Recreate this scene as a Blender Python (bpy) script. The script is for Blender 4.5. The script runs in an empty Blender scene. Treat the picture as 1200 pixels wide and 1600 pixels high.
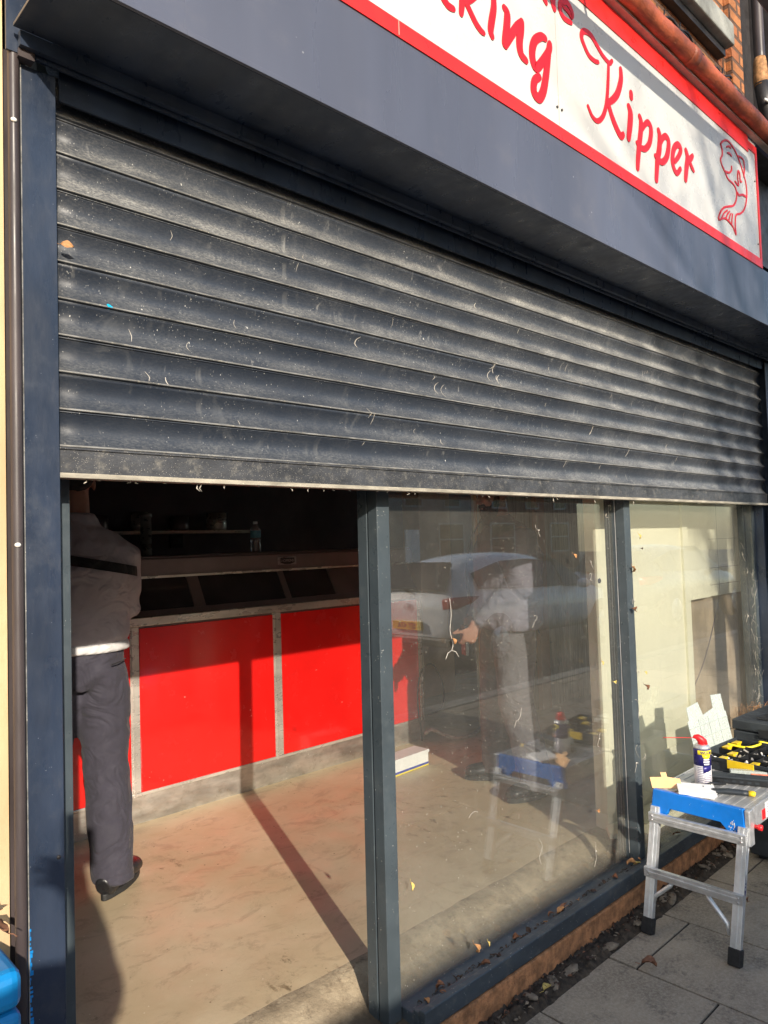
import bpy, bmesh, math, random
from mathutils import Vector, Matrix, Euler, noise
S = bpy.context.scene; C = S.collection; random.seed(7); PI = math.pi

# ------------------------------------------------------------------ camera
cam = bpy.data.cameras.new('camera'); co = bpy.data.objects.new('camera', cam); C.objects.link(co)
Rm = [[0.72245132, 0.00776829, 0.69137815], [-0.69072848, 0.05287703, 0.72117833], [-0.03095570, -0.99857082, 0.04356686]]
co.matrix_world = Matrix([[Rm[0][0], -Rm[0][1], -Rm[0][2], 0.0], [Rm[1][0], -Rm[1][1], -Rm[1][2], -1.525],
                          [Rm[2][0], -Rm[2][1], -Rm[2][2], 1.5], [0, 0, 0, 1]])
cam.sensor_fit = 'VERTICAL'; cam.sensor_height = 36; cam.lens = 1157 / 1600 * 36
cam.clip_start = 0.01; cam.clip_end = 500
S.camera = co
S.render.resolution_x, S.render.resolution_y = 768, 1024
# ------------------------------------------------------------------ light
SUNV = Vector((0.395, 1.0, -0.385)).normalized()      # the way the light travels
elev = math.asin(-SUNV.z); rot = math.atan2(-SUNV.x, -SUNV.y)
w = bpy.data.worlds.new('World'); S.world = w; w.use_nodes = True
nt = w.node_tree; bg = nt.nodes['Background']; sk = nt.nodes.new('ShaderNodeTexSky')
sk.sky_type = 'NISHITA'; sk.sun_disc = False; sk.sun_elevation = elev; sk.sun_rotation = rot
nt.links.new(sk.outputs[0], bg.inputs[0]); bg.inputs[1].default_value = 0.15
sl = bpy.data.lights.new('sun', 'SUN'); sl.energy = 3.9; sl.angle = math.radians(0.55); sl.color = (1, 0.9, 0.76)
so = bpy.data.objects.new('sun', sl); C.objects.link(so); so.rotation_euler = SUNV.to_track_quat('-Z', 'Y').to_euler()
so.location = (-4, -10, 8)
S.view_settings.view_transform = 'Standard'; S.view_settings.look = 'None'; S.view_settings.exposure = 0.68; S.view_settings.gamma = 1
S.view_settings.use_curve_mapping = False
S.cycles.max_bounces = 8; S.cycles.transparent_max_bounces = 16

# ------------------------------------------------------------------ materials
def lk(t, a, b): t.links.new(a, b)
def mixc(t, fac, a, b):
    m = t.nodes.new('ShaderNodeMix'); m.data_type = 'RGBA'
    for i, v in ((0, fac), (6, a), (7, b)):
        if isinstance(v, (int, float)): m.inputs[i].default_value = v
        elif isinstance(v, tuple): m.inputs[i].default_value = (*v, 1) if len(v) == 3 else v
        else: lk(t, v, m.inputs[i])
    return m.outputs[2]
def math_(t, op, a, b=0.5, clamp=False):
    m = t.nodes.new('ShaderNodeMath'); m.operation = op; m.use_clamp = clamp
    for i, v in ((0, a), (1, b)):
        if isinstance(v, (int, float)): m.inputs[i].default_value = v
        else: lk(t, v, m.inputs[i])
    return m.outputs[0]
def ramp(t, v, a, b, lo=0.0, hi=1.0):
    m = t.nodes.new('ShaderNodeMapRange'); m.interpolation_type = 'SMOOTHSTEP'
    lk(t, v, m.inputs[0]); m.inputs[1].default_value = a; m.inputs[2].default_value = b
    m.inputs[3].default_value = lo; m.inputs[4].default_value = hi
    return m.outputs[0]
def coords(t, scale=(1, 1, 1)):
    g = t.nodes.new('ShaderNodeNewGeometry'); mp = t.nodes.new('ShaderNodeMapping')
    lk(t, g.outputs['Position'], mp.inputs[0]); mp.inputs['Scale'].default_value = scale
    return mp.outputs[0]
def ntex(t, scale, detail=4, rough=.55, stretch=(1, 1, 1), dist=0):
    n = t.nodes.new('ShaderNodeTexNoise'); lk(t, coords(t, stretch), n.inputs[0])
    n.inputs['Scale'].default_value = scale; n.inputs['Detail'].default_value = detail
    n.inputs['Roughness'].default_value = rough; n.inputs['Distortion'].default_value = dist
    return n.outputs[0]
def vor(t, scale, stretch=(1, 1, 1), feature='F1'):
    n = t.nodes.new('ShaderNodeTexVoronoi'); lk(t, coords(t, stretch), n.inputs[0]); n.inputs['Scale'].default_value = scale
    n.feature = feature
    return n
def newmat(name):
    m = bpy.data.materials.new(name); m.use_nodes = True; t = m.node_tree; return m, t, t.nodes['Principled BSDF']
def mat(name, col, rough=.5, metal=0, var=.15, vs=6, bump=0, bs=60, speck=0, speckcol=(.6, .56, .48), speckscale=90,
        dirt=0, dirtcol=(.3, .26, .2), stretch=(1, 1, 1), coat=0):
    m, t, b = newmat(name)
    n = ntex(t, vs, 5, .6, stretch)
    dk = tuple(c * (1 - var) for c in col); lt = tuple(min(1, c * (1 + var)) for c in col)
    c = mixc(t, ramp(t, n, .3, .7), dk, lt)
    if dirt:
        d = ramp(t, ntex(t, vs * 2.3 + 3, 8, .7), .5, .75, 0, dirt); c = mixc(t, d, c, dirtcol)
    if speck:
        v = vor(t, speckscale); ms = ramp(t, v.outputs['Distance'], .10, .2, 1, 0)
        sel = math_(t, 'GREATER_THAN', ntex(t, speckscale * .23, 3, .7), 1 - speck)
        c = mixc(t, math_(t, 'MULTIPLY', ms, sel), c, speckcol)
    lk(t, c, b.inputs['Base Color'])
    b.inputs['Metallic'].default_value = metal
    rr = ramp(t, ntex(t, vs * 3, 5, .6, stretch), .3, .7, max(.03, rough - .1), min(1, rough + .12)); lk(t, rr, b.inputs['Roughness'])
    if coat: b.inputs['Coat Weight'].default_value = coat; b.inputs['Coat Roughness'].default_value = .08
    if bump:
        bp = t.nodes.new('ShaderNodeBump'); bp.inputs['Strength'].default_value = bump; bp.inputs['Distance'].default_value = .004
        lk(t, ntex(t, bs, 5, .6, stretch), bp.inputs['Height']); lk(t, bp.outputs[0], b.inputs['Normal'])
    return m
M = {}
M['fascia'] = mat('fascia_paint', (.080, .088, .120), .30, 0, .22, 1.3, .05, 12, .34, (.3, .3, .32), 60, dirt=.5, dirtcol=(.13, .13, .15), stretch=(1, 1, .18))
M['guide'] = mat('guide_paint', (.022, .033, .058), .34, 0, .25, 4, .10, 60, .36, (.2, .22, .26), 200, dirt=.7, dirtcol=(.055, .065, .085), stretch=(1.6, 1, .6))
M['frame'] = mat('frame_paint', (.058, .074, .085), .36, 0, .14, 5, .06, 50, .40, (.45, .45, .42), 110, dirt=.3, dirtcol=(.14, .16, .165))
M['frame_dark'] = mat('frame_dark', (.045, .060, .075), .38, 0, .3, 7, .15, 50, .44, (.5, .5, .46), 120, dirt=.75, dirtcol=(.15, .15, .14), stretch=(.35, 1, 1))
M['sign_white'] = mat('sign_white', (.57, .565, .535), .28, 0, .03, 3)
M['sign_red'] = mat('sign_red', (.80, .022, .018), .35, 0, .06, 5)
M['letter_red'] = mat('letter_red', (.72, .010, .018), .4, 0, .05, 9)
M['gutter'] = mat('gutter_paint', (.36, .085, .035), .5, 0, .5, 12, .8, 60, .38, (.55, .28, .15), 90, dirt=.7, dirtcol=(.16, .05, .035), stretch=(.6, 1, 1))
M['rail'] = mat('rail', (.50, .40, .33), .6, 0, .2, 8)
M['pipe'] = mat('pipe_brown', (.055, .043, .043), .4, 0, .3, 7, .1, 30, dirt=.4, dirtcol=(.06, .045, .045), stretch=(1, 1, .3))
M['iron'] = mat('iron_dark', (.03, .027, .028), .5, 0, .3, 7, .2, 40)
M['stone'] = mat('stone', (.36, .36, .32), .85, 0, .25, 7, .5, 60, dirt=.5, dirtcol=(.16, .15, .13))
M['board'] = mat('board', (.62, .44, .25), .8, 0, .22, 3, .4, 50, dirt=.35, dirtcol=(.45, .28, .12), stretch=(1, 1, .35))
M['clip'] = mat('clip_white', (.75, .74, .70), .5, 0, .1, 30)
M['cream'] = mat('cream_paint', (.80, .755, .575), .55, 0, .035, 2.5, .05, 20, dirt=.06, dirtcol=(.5, .44, .3))
M['plaster'] = mat('bare_plaster', (.40, .31, .215), .9, 0, .28, 4, .8, 35, .35, (.6, .52, .4), 50, dirt=.5, dirtcol=(.24, .18, .12), stretch=(1, 1, .35))
M['wood_edge'] = mat('wood_edge', (.60, .38, .20), .7, 0, .2, 8, .2, 50, stretch=(1, 1, .15))
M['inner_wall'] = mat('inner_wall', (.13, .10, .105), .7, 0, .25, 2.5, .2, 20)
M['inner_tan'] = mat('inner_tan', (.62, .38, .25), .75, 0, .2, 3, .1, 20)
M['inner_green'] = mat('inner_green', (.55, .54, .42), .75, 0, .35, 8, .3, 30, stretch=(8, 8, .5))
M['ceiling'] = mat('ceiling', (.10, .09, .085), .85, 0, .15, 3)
M['red_panel'] = mat('red_panel', (.74, .012, .010), .18, 0, .06, 3, .04, 9, .33, (.9, .3, .25), 45, dirt=.35, dirtcol=(.60, .012, .010), coat=.5)
M['steel'] = mat('steel', (.62, .58, .52), .30, .55, .18, 9, .05, 60, dirt=.4, dirtcol=(.33, .26, .19), stretch=(.3, 1, 1))
M['steel_scratched'] = mat('steel_scratched', (.50, .47, .42), .4, .75, .35, 8, .2, 80, .38, (.9, .88, .8), 60, dirt=.55, dirtcol=(.22, .18, .12), stretch=(.35, 1, 1))
M['range_top'] = mat('range_top', (.23, .18, .175), .4, .6, .1, 5)
M['range_glass'] = mat('range_glass', (.03, .026, .028), .12, 0, .2, 5)
M['badge'] = mat('badge', (.42, .36, .35), .35, .8, .1, 20)
M['badge_dark'] = mat('badge_dark', (.02, .015, .015), .5)
M['black'] = mat('black_plastic', (.018, .019, .021), .42, 0, .25, 25, .1, 120)
M['dark_case'] = mat('dark_case', (.030, .036, .043), .45, 0, .3, 12, .15, 150, dirt=.2, dirtcol=(.09, .09, .09))
M['yellow'] = mat('yellow_plastic', (.86, .58, .015), .4, 0, .07, 20)
M['blue'] = mat('blue_paint', (.004, .19, .68), .38, 0, .10, 12, .05, 70, .34, (.5, .75, .9), 160)
M['blue_bin'] = mat('blue_bin', (.004, .20, .50), .42, 0, .14, 7, .08, 30, .36, (.1, .5, .8), 140)
M['alu'] = mat('aluminium', (.70, .71, .72), .42, .75, .12, 18, .1, 120, dirt=.22, dirtcol=(.36, .34, .31))
M['alu_top'] = mat('aluminium_top', (.46, .46, .455), .5, .35, .2, 14, .2, 90, .40, (.75, .74, .7), 90, dirt=.4, dirtcol=(.3, .28, .24))
M['rubber'] = mat('rubber', (.012, .012, .013), .7, 0, .3, 20, .2, 80)
M['white_paper'] = mat('white_paper', (.82, .82, .81), .7, 0, .04, 20)
M['orange_card'] = mat('orange_card', (.86, .50, .24), .75, 0, .08, 20)
M['clear_plastic'] = mat('clear_plastic', (.66, .72, .68), .25, 0, .06, 14)
M['clear_plastic'].node_tree.nodes['Principled BSDF'].inputs['Transmission Weight'].default_value = .35
M['red_plastic'] = mat('red_plastic', (.85, .015, .02), .35, 0, .05, 20)
M['orange_bits'] = mat('orange_bits', (.80, .22, .13), .5, 0, .3, 60)
M['can_blue'] = mat('can_blue', (.025, .02, .17), .3, .2, .05, 20)
M['can_yellow'] = mat('can_yellow', (.90, .72, .02), .35, 0, .04, 20)
M['can_white'] = mat('can_white', (.62, .60, .62), .35, .1, .1, 60)
M['skin'] = mat('skin', (.40, .20, .14), .5, 0, .12, 20, .05, 150)
M['turban'] = mat('turban', (.014, .015, .019), .85, 0, .3, 12, .3, 40, stretch=(1, 1, 4))
M['beard'] = mat('beard', (.018, .014, .014), .9, 0, .4, 60, .5, 120)
def cloth(name, col, sc=9, var=.08, st=(1, 1, 1)):
    m = mat(name, col, .88, 0, var, sc)
    t = m.node_tree; b = t.nodes['Principled BSDF']
    rd = math_(t, 'ABSOLUTE', math_(t, 'SUBTRACT', ntex(t, 5.5, 2, .45, (1.2, 1.2, 1.5), 1.4), .5), 0)
    h = math_(t, 'ADD', math_(t, 'MULTIPLY', ramp(t, rd, 0, .16), .30), math_(t, 'MULTIPLY', ntex(t, 280, 2), .03))
    bp = t.nodes.new('ShaderNodeBump'); bp.inputs['Strength'].default_value = .40; bp.inputs['Distance'].default_value = .04
    lk(t, h, bp.inputs['Height']); lk(t, bp.outputs[0], b.inputs['Normal']); b.inputs['Sheen Weight'].default_value = .06
    return m
M['sweat'] = cloth('grey_sweatshirt', (.42, .375, .40))
M['trouser_grey'] = cloth('grey_trousers', (.12, .11, .12))
M['sweat_dark'] = cloth('grey_sweatshirt_sun_toned', (.17, .155, .19))  # the same grey sweatshirt, darkened in colour because its wearer stands in sun
M['hem'] = cloth('white_hem', (.62, .61, .61))
M['trouser'] = cloth('slate_trousers', (.040, .037, .052))
M['coat'] = cloth('dark_coat', (.03, .03, .035))
M['strap'] = cloth('black_strap', (.008, .008, .010))
M['shoe'] = mat('shoe', (.016, .016, .018), .35, 0, .3, 20, .1, 100)
M['sole'] = mat('sole', (.02, .02, .02), .6, 0, .3, 20)
M['shoe_red'] = mat('shoe_red', (.18, .015, .02), .6)
M['debris'] = mat('debris', (.045, .034, .024), .95, 0, .6, 40, 1, 90, .4, (.3, .25, .18), 60)
M['stonelet'] = mat('stonelet', (.20, .165, .125), .9, 0, .35, 30, .6, 80)
M['leaf_brown'] = mat('leaf_brown', (.19, .085, .045), .7, 0, .45, 50, .3, 90)
M['leaf_tan'] = mat('leaf_tan', (.42, .21, .085), .7, 0, .4, 50, .3, 90)
M['leaf_yellow'] = mat('leaf_yellow', (.58, .44, .13), .7, 0, .3, 50)
M['leaf_dark'] = mat('leaf_dark', (.06, .035, .025), .8, 0, .4, 50)
M['web'] = mat('web', (.50, .46, .40), .9, 0, .3, 80)
M['bark'] = mat('bark', (.09, .07, .05), .9, 0, .3, 20, .8, 40)
M['joint'] = mat('joint_dirt', (.018, .015, .012), .95)
M['road'] = mat('road_asphalt', (.055, .055, .056), .85, 0, .2, 5, .5, 120)
M['kerb'] = mat('kerb_stone', (.25, .24, .22), .85, 0, .2, 8, .4, 60)
M['white_line'] = mat('white_line', (.7, .7, .66), .7)
M['car_white'] = mat('car_white', (.90, .90, .90), .3, 0, .02, 3, coat=1)
M['car_dark'] = mat('car_blue', (.05, .07, .12), .3, .3, .02, 3, coat=1)
M['car_glass'] = mat('car_glass', (.012, .014, .016), .06)
M['tail_light'] = mat('tail_light', (.45, .01, .012), .15, 0, coat=1)
M['plate'] = mat('plate_yellow', (.75, .50, .04), .45)
M['rim'] = mat('rim', (.45, .45, .46), .35, .8)
M['render_wall'] = mat('far_render', (.34, .30, .25), .85, 0, .2, 1.5)
M['slate'] = mat('slate_roof', (.07, .07, .08), .7, 0, .3, 6)
M['win_white'] = mat('win_white', (.38, .38, .36), .5)
M['brick_red'] = mat('dummy', (.4, .2, .1))

def brick_mat(name, c1, c2, mortar, bw=.225, bh=.075, ms=.010, plane='xz'):
    m, t, b = newmat(name)
    g = t.nodes.new('ShaderNodeNewGeometry'); sp = t.nodes.new('ShaderNodeSeparateXYZ'); lk(t, g.outputs['Position'], sp.inputs[0])
    cb = t.nodes.new('ShaderNodeCombineXYZ')
    if plane == 'xz': lk(t, math_(t, 'ADD', sp.outputs[0], sp.outputs[1]), cb.inputs[0]); lk(t, sp.outputs[2], cb.inputs[1])
    br = t.nodes.new('ShaderNodeTexBrick'); lk(t, cb.outputs[0], br.inputs[0])
    br.inputs['Scale'].default_value = 1; br.inputs['Brick Width'].default_value = bw; br.inputs['Row Height'].default_value = bh
    br.inputs['Mortar Size'].default_value = ms; br.inputs['Mortar Smooth'].default_value = .3
    br.inputs['Color1'].default_value = (*c1, 1); br.inputs['Color2'].default_value = (*c2, 1); br.inputs['Mortar'].default_value = (*mortar, 1)
    c = mixc(t, ramp(t, ntex(t, 14, 6, .7), .45, .75, 0, .55), br.outputs[0], tuple(x * .35 for x in c1))
    lk(t, c, b.inputs['Base Color']); b.inputs['Roughness'].default_value = .85
    bp = t.nodes.new('ShaderNodeBump'); bp.inputs['Strength'].default_value = .8; bp.inputs['Distance'].default_value = .01
    h = math_(t, 'SUBTRACT', ntex(t, 60, 4), math_(t, 'MULTIPLY', br.outputs[1], 1.5)); lk(t, h, bp.inputs['Height']); lk(t, bp.outputs[0], b.inputs['Normal'])
    return m
M['brick'] = brick_mat('orange_brick', (.52, .21, .075), (.36, .11, .05), (.13, .075, .05), ms=.013)
M['brick_base'] = mat('base_brick', (.40, .19, .085), .95, 0, .45, 22, 1.6, 110, .42, (.55, .32, .18), 140, dirt=.8, dirtcol=(.14, .08, .045))
M['brick_far'] = brick_mat('far_brick', (.28, .13, .08), (.22, .10, .07), (.2, .17, .14))

def shutter_mat():
    m, t, b = newmat('shutter_paint')
    g = t.nodes.new('ShaderNodeNewGeometry'); sn = t.nodes.new('ShaderNodeSeparateXYZ'); lk(t, g.outputs['Normal'], sn.inputs[0])
    sp = t.nodes.new('ShaderNodeSeparateXYZ'); lk(t, g.outputs['Position'], sp.inputs[0])
    base = mixc(t, ntex(t, 3, 4), (.011, .018, .033), (.024, .032, .047))
    # dust lies on the upward-turned lower half of each lath, strengthened to paint in its lit contrast, thicker towards the top and the sheltered far end
    up = ramp(t, sn.outputs[2], -.15, .55)
    hx = math_(t, 'MULTIPLY', ramp(t, sp.outputs[0], .6, 3.8), .42)
    hz = math_(t, 'MULTIPLY', ramp(t, sp.outputs[2], 1.9, 2.42), .32)
    amt = math_(t, 'ADD', math_(t, 'ADD', hx, hz), .13)
    blot = ramp(t, ntex(t, 4.5, 6, .65, (1, 1, 2.5)), .30, .75, .35, 1.35)
    fine = ramp(t, ntex(t, 260, 3, .8, (.5, 1, 1)), .35, .72, .25, 1.25)
    d = math_(t, 'MULTIPLY', math_(t, 'MULTIPLY', math_(t, 'ADD', math_(t, 'MULTIPLY', up, .85), .22), amt), math_(t, 'MULTIPLY', blot, fine), True)
    c = mixc(t, d, base, (.52, .51, .47))
    # run marks
    st = ramp(t, ntex(t, 34, 5, .65, (1.5, 1, .45), 1.2), .58, .70, 0, .38)
    st = math_(t, 'MULTIPLY', st, ramp(t, ntex(t, 5, 3), .48, .62))
    c = mixc(t, st, c, (.42, .41, .38))
    run = math_(t, 'MULTIPLY', ramp(t, ntex(t, 26, 3, .5, (1, 1, .05)), .60, .72, 0, .16), ramp(t, ntex(t, 3.2, 3), .42, .62)); c = mixc(t, run, c, (.36, .35, .32))
    sm = math_(t, 'MULTIPLY', ramp(t, ntex(t, 6, 5, .7, (1, 1, .8), 1.5), .56, .70, 0, .35), 1.0); c = mixc(t, sm, c, (.12, .125, .13))
    for sc, r0, th, a in ((75, .13, .60, .85), (170, .24, .56, .45), (24, .07, .60, .9), (38, .095, .60, .9)):
        v = vor(t, sc, (1.15, 1, .62)); v.inputs['Randomness'].default_value = 1; wob = math_(t, 'MULTIPLY', math_(t, 'SUBTRACT', ntex(t, sc * 4, 2, .6), .5), r0 * 1.6); ms = ramp(t, math_(t, 'ADD', v.outputs['Distance'], wob), r0 * .5, r0, 1, 0)
        sel = math_(t, 'GREATER_THAN', math_(t, 'ADD', ntex(t, sc * .37, 2, .8), math_(t, 'MULTIPLY', math_(t, 'SUBTRACT', ntex(t, 2.6, 3, .6), .5), .55)), th + .02)
        c = mixc(t, math_(t, 'MULTIPLY', math_(t, 'MULTIPLY', ms, sel), a), c, (.58, .57, .53))
    lk(t, c, b.inputs['Base Color'])
    lk(t, ramp(t, ntex(t, 20, 5), .3, .7, .42, .60), b.inputs['Roughness'])
    bp = t.nodes.new('ShaderNodeBump'); bp.inputs['Strength'].default_value = .25; bp.inputs['Distance'].default_value = .002
    lk(t, ntex(t, 120, 5, .7), bp.inputs['Height']); lk(t, bp.outputs[0], b.inputs['Normal'])
    return m
M['shutter'] = shutter_mat()
M['shutter_lip'] = mat('shutter_lip', (.33, .30, .24), .7, 0, .3, 40, .4, 90, .4, (.75, .68, .5), 80, stretch=(.3, 1, 1))
M['shutter_edge'] = mat('shutter_edge', (.17, .17, .165), .5, 0, .5, 30, .3, 120, .45, (.55, .52, .45), 150, dirt=.7, dirtcol=(.40, .37, .30), stretch=(.4, 1, 1))
M['shutter_bar'] = mat('shutter_bar', (.045, .047, .052), .5, 0, .4, 14, .3, 120, .55, (.42, .39, .33), 260, dirt=.9, dirtcol=(.17, .16, .14), stretch=(.5, 1, 1))

def floor_mat():
    m, t, b = newmat('lino_floor')
    c = mixc(t, ramp(t, ntex(t, 1.6, 6, .6), .3, .7), (.52, .405, .25), (.66, .54, .37))
    c = mixc(t, ramp(t, ntex(t, 6, 9, .78, (1, 1.6, 1), .7), .50, .64, 0, .50), c, (.30, .225, .145))
    br = vor(t, 1.35, (1, 1, 1)); c = mixc(t, math_(t, 'MULTIPLY', math_(t, 'SUBTRACT', br.outputs['Color'], .3), .22, True), c, (.66, .57, .42))
    c = mixc(t, math_(t, 'MULTIPLY', ramp(t, ntex(t, 24, 9, .85, (1, .6, 1)), .53, .62, 0, .8), ramp(t, ntex(t, 2.3, 3, .6), .50, .62)), c, (.15, .11, .06))
    c = mixc(t, ramp(t, ntex(t, 3.2, 4, .6), .56, .72, 0, .45), c, (.62, .50, .34))
    c = mixc(t, ramp(t, ntex(t, 9, 5, .8, (3.5, .35, 1), .3), .64, .72, 0, .25), c, (.66, .56, .40))
    v = vor(t, 42); ms = ramp(t, v.outputs['Distance'], .05, .12, 1, 0); sel = math_(t, 'GREATER_THAN', ntex(t, 11, 2), .58)
    c = mixc(t, math_(t, 'MULTIPLY', ms, sel), c, (.75, .68, .52))
    v = vor(t, 30); ms = ramp(t, v.outputs['Distance'], .06, .14, 1, 0); sel = math_(t, 'GREATER_THAN', ntex(t, 13, 2), .60)
    c = mixc(t, math_(t, 'MULTIPLY', ms, sel), c, (.10, .07, .04))
    lk(t, c, b.inputs['Base Color']); lk(t, ramp(t, ntex(t, 6, 5), .3, .7, .32, .6), b.inputs['Roughness'])
    bp = t.nodes.new('ShaderNodeBump'); bp.inputs['Strength'].default_value = .25; bp.inputs['Distance'].default_value = .004
    lk(t, ntex(t, 40, 8, .7), bp.inputs['Height']); lk(t, bp.outputs[0], b.inputs['Normal'])
    return m
M['floor'] = floor_mat()
M['concrete'] = mat('edge_concrete', (.40, .32, .22), .9, 0, .35, 7, 1.2, 40, .4, (.6, .52, .4), 50, dirt=.6, dirtcol=(.16, .12, .08))
def concrete_mat():
    m, t, b = newmat('rough_edge_concrete')
    c = mixc(t, ramp(t, ntex(t, 9, 7, .7), .3, .7), (.24, .185, .12), (.46, .37, .25))
    c = mixc(t, ramp(t, ntex(t, 28, 8, .8), .50, .66, 0, .7), c, (.15, .11, .07))
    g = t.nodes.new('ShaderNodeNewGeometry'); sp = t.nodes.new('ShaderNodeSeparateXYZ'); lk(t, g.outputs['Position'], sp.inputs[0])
    d = ramp(t, math_(t, 'ADD', sp.outputs[1], math_(t, 'MULTIPLY', math_(t, 'SUBTRACT', ntex(t, 12, 5, .7), .5), .14)), .15, .25, .85, 0)   # darker towards the frame, with a ragged edge
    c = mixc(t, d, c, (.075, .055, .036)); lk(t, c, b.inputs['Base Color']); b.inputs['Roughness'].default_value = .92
    bp = t.nodes.new('ShaderNodeBump'); bp.inputs['Strength'].default_value = 1.0; bp.inputs['Distance'].default_value = .006
    lk(t, ntex(t, 45, 8, .75), bp.inputs['Height']); lk(t, bp.outputs[0], b.inputs['Normal']); return m
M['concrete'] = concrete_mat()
M['subfloor'] = mat('subfloor', (.11, .08, .06), .9, 0, .4, 8, .6, 40, .4, (.3, .24, .18), 60)

def slab_mat():
    m, t, b = newmat('paving_slab')
    g = t.nodes.new('ShaderNodeNewGeometry')
    c = mixc(t, ramp(t, ntex(t, 4, 6, .65), .3, .7), (.20, .165, .125), (.33, .275, .21))
    c = mixc(t, ramp(t, ntex(t, 90, 4, .8), .42, .62, 0, .6), c, (.40, .355, .29))
    c = mixc(t, ramp(t, ntex(t, 7, 7, .8), .52, .66, 0, .75), c, (.085, .075, .065))
    lk(t, c, b.inputs['Base Color']); b.inputs['Roughness'].default_value = .88
    bp = t.nodes.new('ShaderNodeBump'); bp.inputs['Strength'].default_value = .6; bp.inputs['Distance'].default_value = .004
    lk(t, ntex(t, 110, 6, .7), bp.inputs['Height']); lk(t, bp.outputs[0], b.inputs['Normal'])
    return m
M['slab'] = slab_mat()

def glass_mat():
    m = bpy.data.materials.new('dusty_glass'); m.use_nodes = True; t = m.node_tree; t.nodes.clear()
    out = t.nodes.new('ShaderNodeOutputMaterial'); tr = t.nodes.new('ShaderNodeBsdfTransparent'); gl = t.nodes.new('ShaderNodeBsdfGlossy')
    tr.inputs[0].default_value = (.955, .97, .965, 1); gl.inputs['Roughness'].default_value = 0.0; gl.inputs[0].default_value = (1, 1, 1, 1)
    g = t.nodes.new('ShaderNodeNewGeometry')
    dt = t.nodes.new('ShaderNodeVectorMath'); dt.operation = 'DOT_PRODUCT'; lk(t, g.outputs['Incoming'], dt.inputs[0]); lk(t, g.outputs['Normal'], dt.inputs[1])
    om = math_(t, 'SUBTRACT', 1.0, math_(t, 'ABSOLUTE', dt.outputs['Value'], 0), True)
    frs = math_(t, 'ADD', math_(t, 'MULTIPLY', math_(t, 'POWER', om, 5.0), .89), .108)
    a = t.nodes.new('ShaderNodeMixShader'); lk(t, frs, a.inputs[0]); lk(t, tr.outputs[0], a.inputs[1]); lk(t, gl.outputs[0], a.inputs[2])
    df = t.nodes.new('ShaderNodeBsdfDiffuse'); df.inputs[0].default_value = (.72, .68, .58, 1)
    tl = t.nodes.new('ShaderNodeBsdfTranslucent'); tl.inputs[0].default_value = (.72, .68, .58, 1)
    ad = t.nodes.new('ShaderNodeMixShader'); ad.inputs[0].default_value = .35; lk(t, df.outputs[0], ad.inputs[1]); lk(t, tl.outputs[0], ad.inputs[2])
    film = ramp(t, ntex(t, 3, 5, .6), .3, .75, .026, .052)
    strk = ramp(t, ntex(t, 60, 4, .6, (1, 1, .05)), .55, .75, 0, .035)
    sp = t.nodes.new('ShaderNodeSeparateXYZ'); lk(t, g.outputs['Position'], sp.inputs[0])
    low = ramp(t, sp.outputs[2], .15, .65, .045, 0)
    f = math_(t, 'ADD', math_(t, 'ADD', film, strk), low)
    v = vor(t, 95, (1, 1, .6)); ms = ramp(t, v.outputs['Distance'], .07, .15, .75, 0); sel = math_(t, 'GREATER_THAN', ntex(t, 33, 2, .8), .57)
    f = math_(t, 'ADD', f, math_(t, 'MULTIPLY', ms, sel), True)
    mx = t.nodes.new('ShaderNodeMixShader'); lk(t, f, mx.inputs[0]); lk(t, a.outputs[0], mx.inputs[1]); lk(t, ad.outputs[0], mx.inputs[2])
    lk(t, mx.outputs[0], out.inputs[0])
    return m
M['glass'] = glass_mat()

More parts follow.
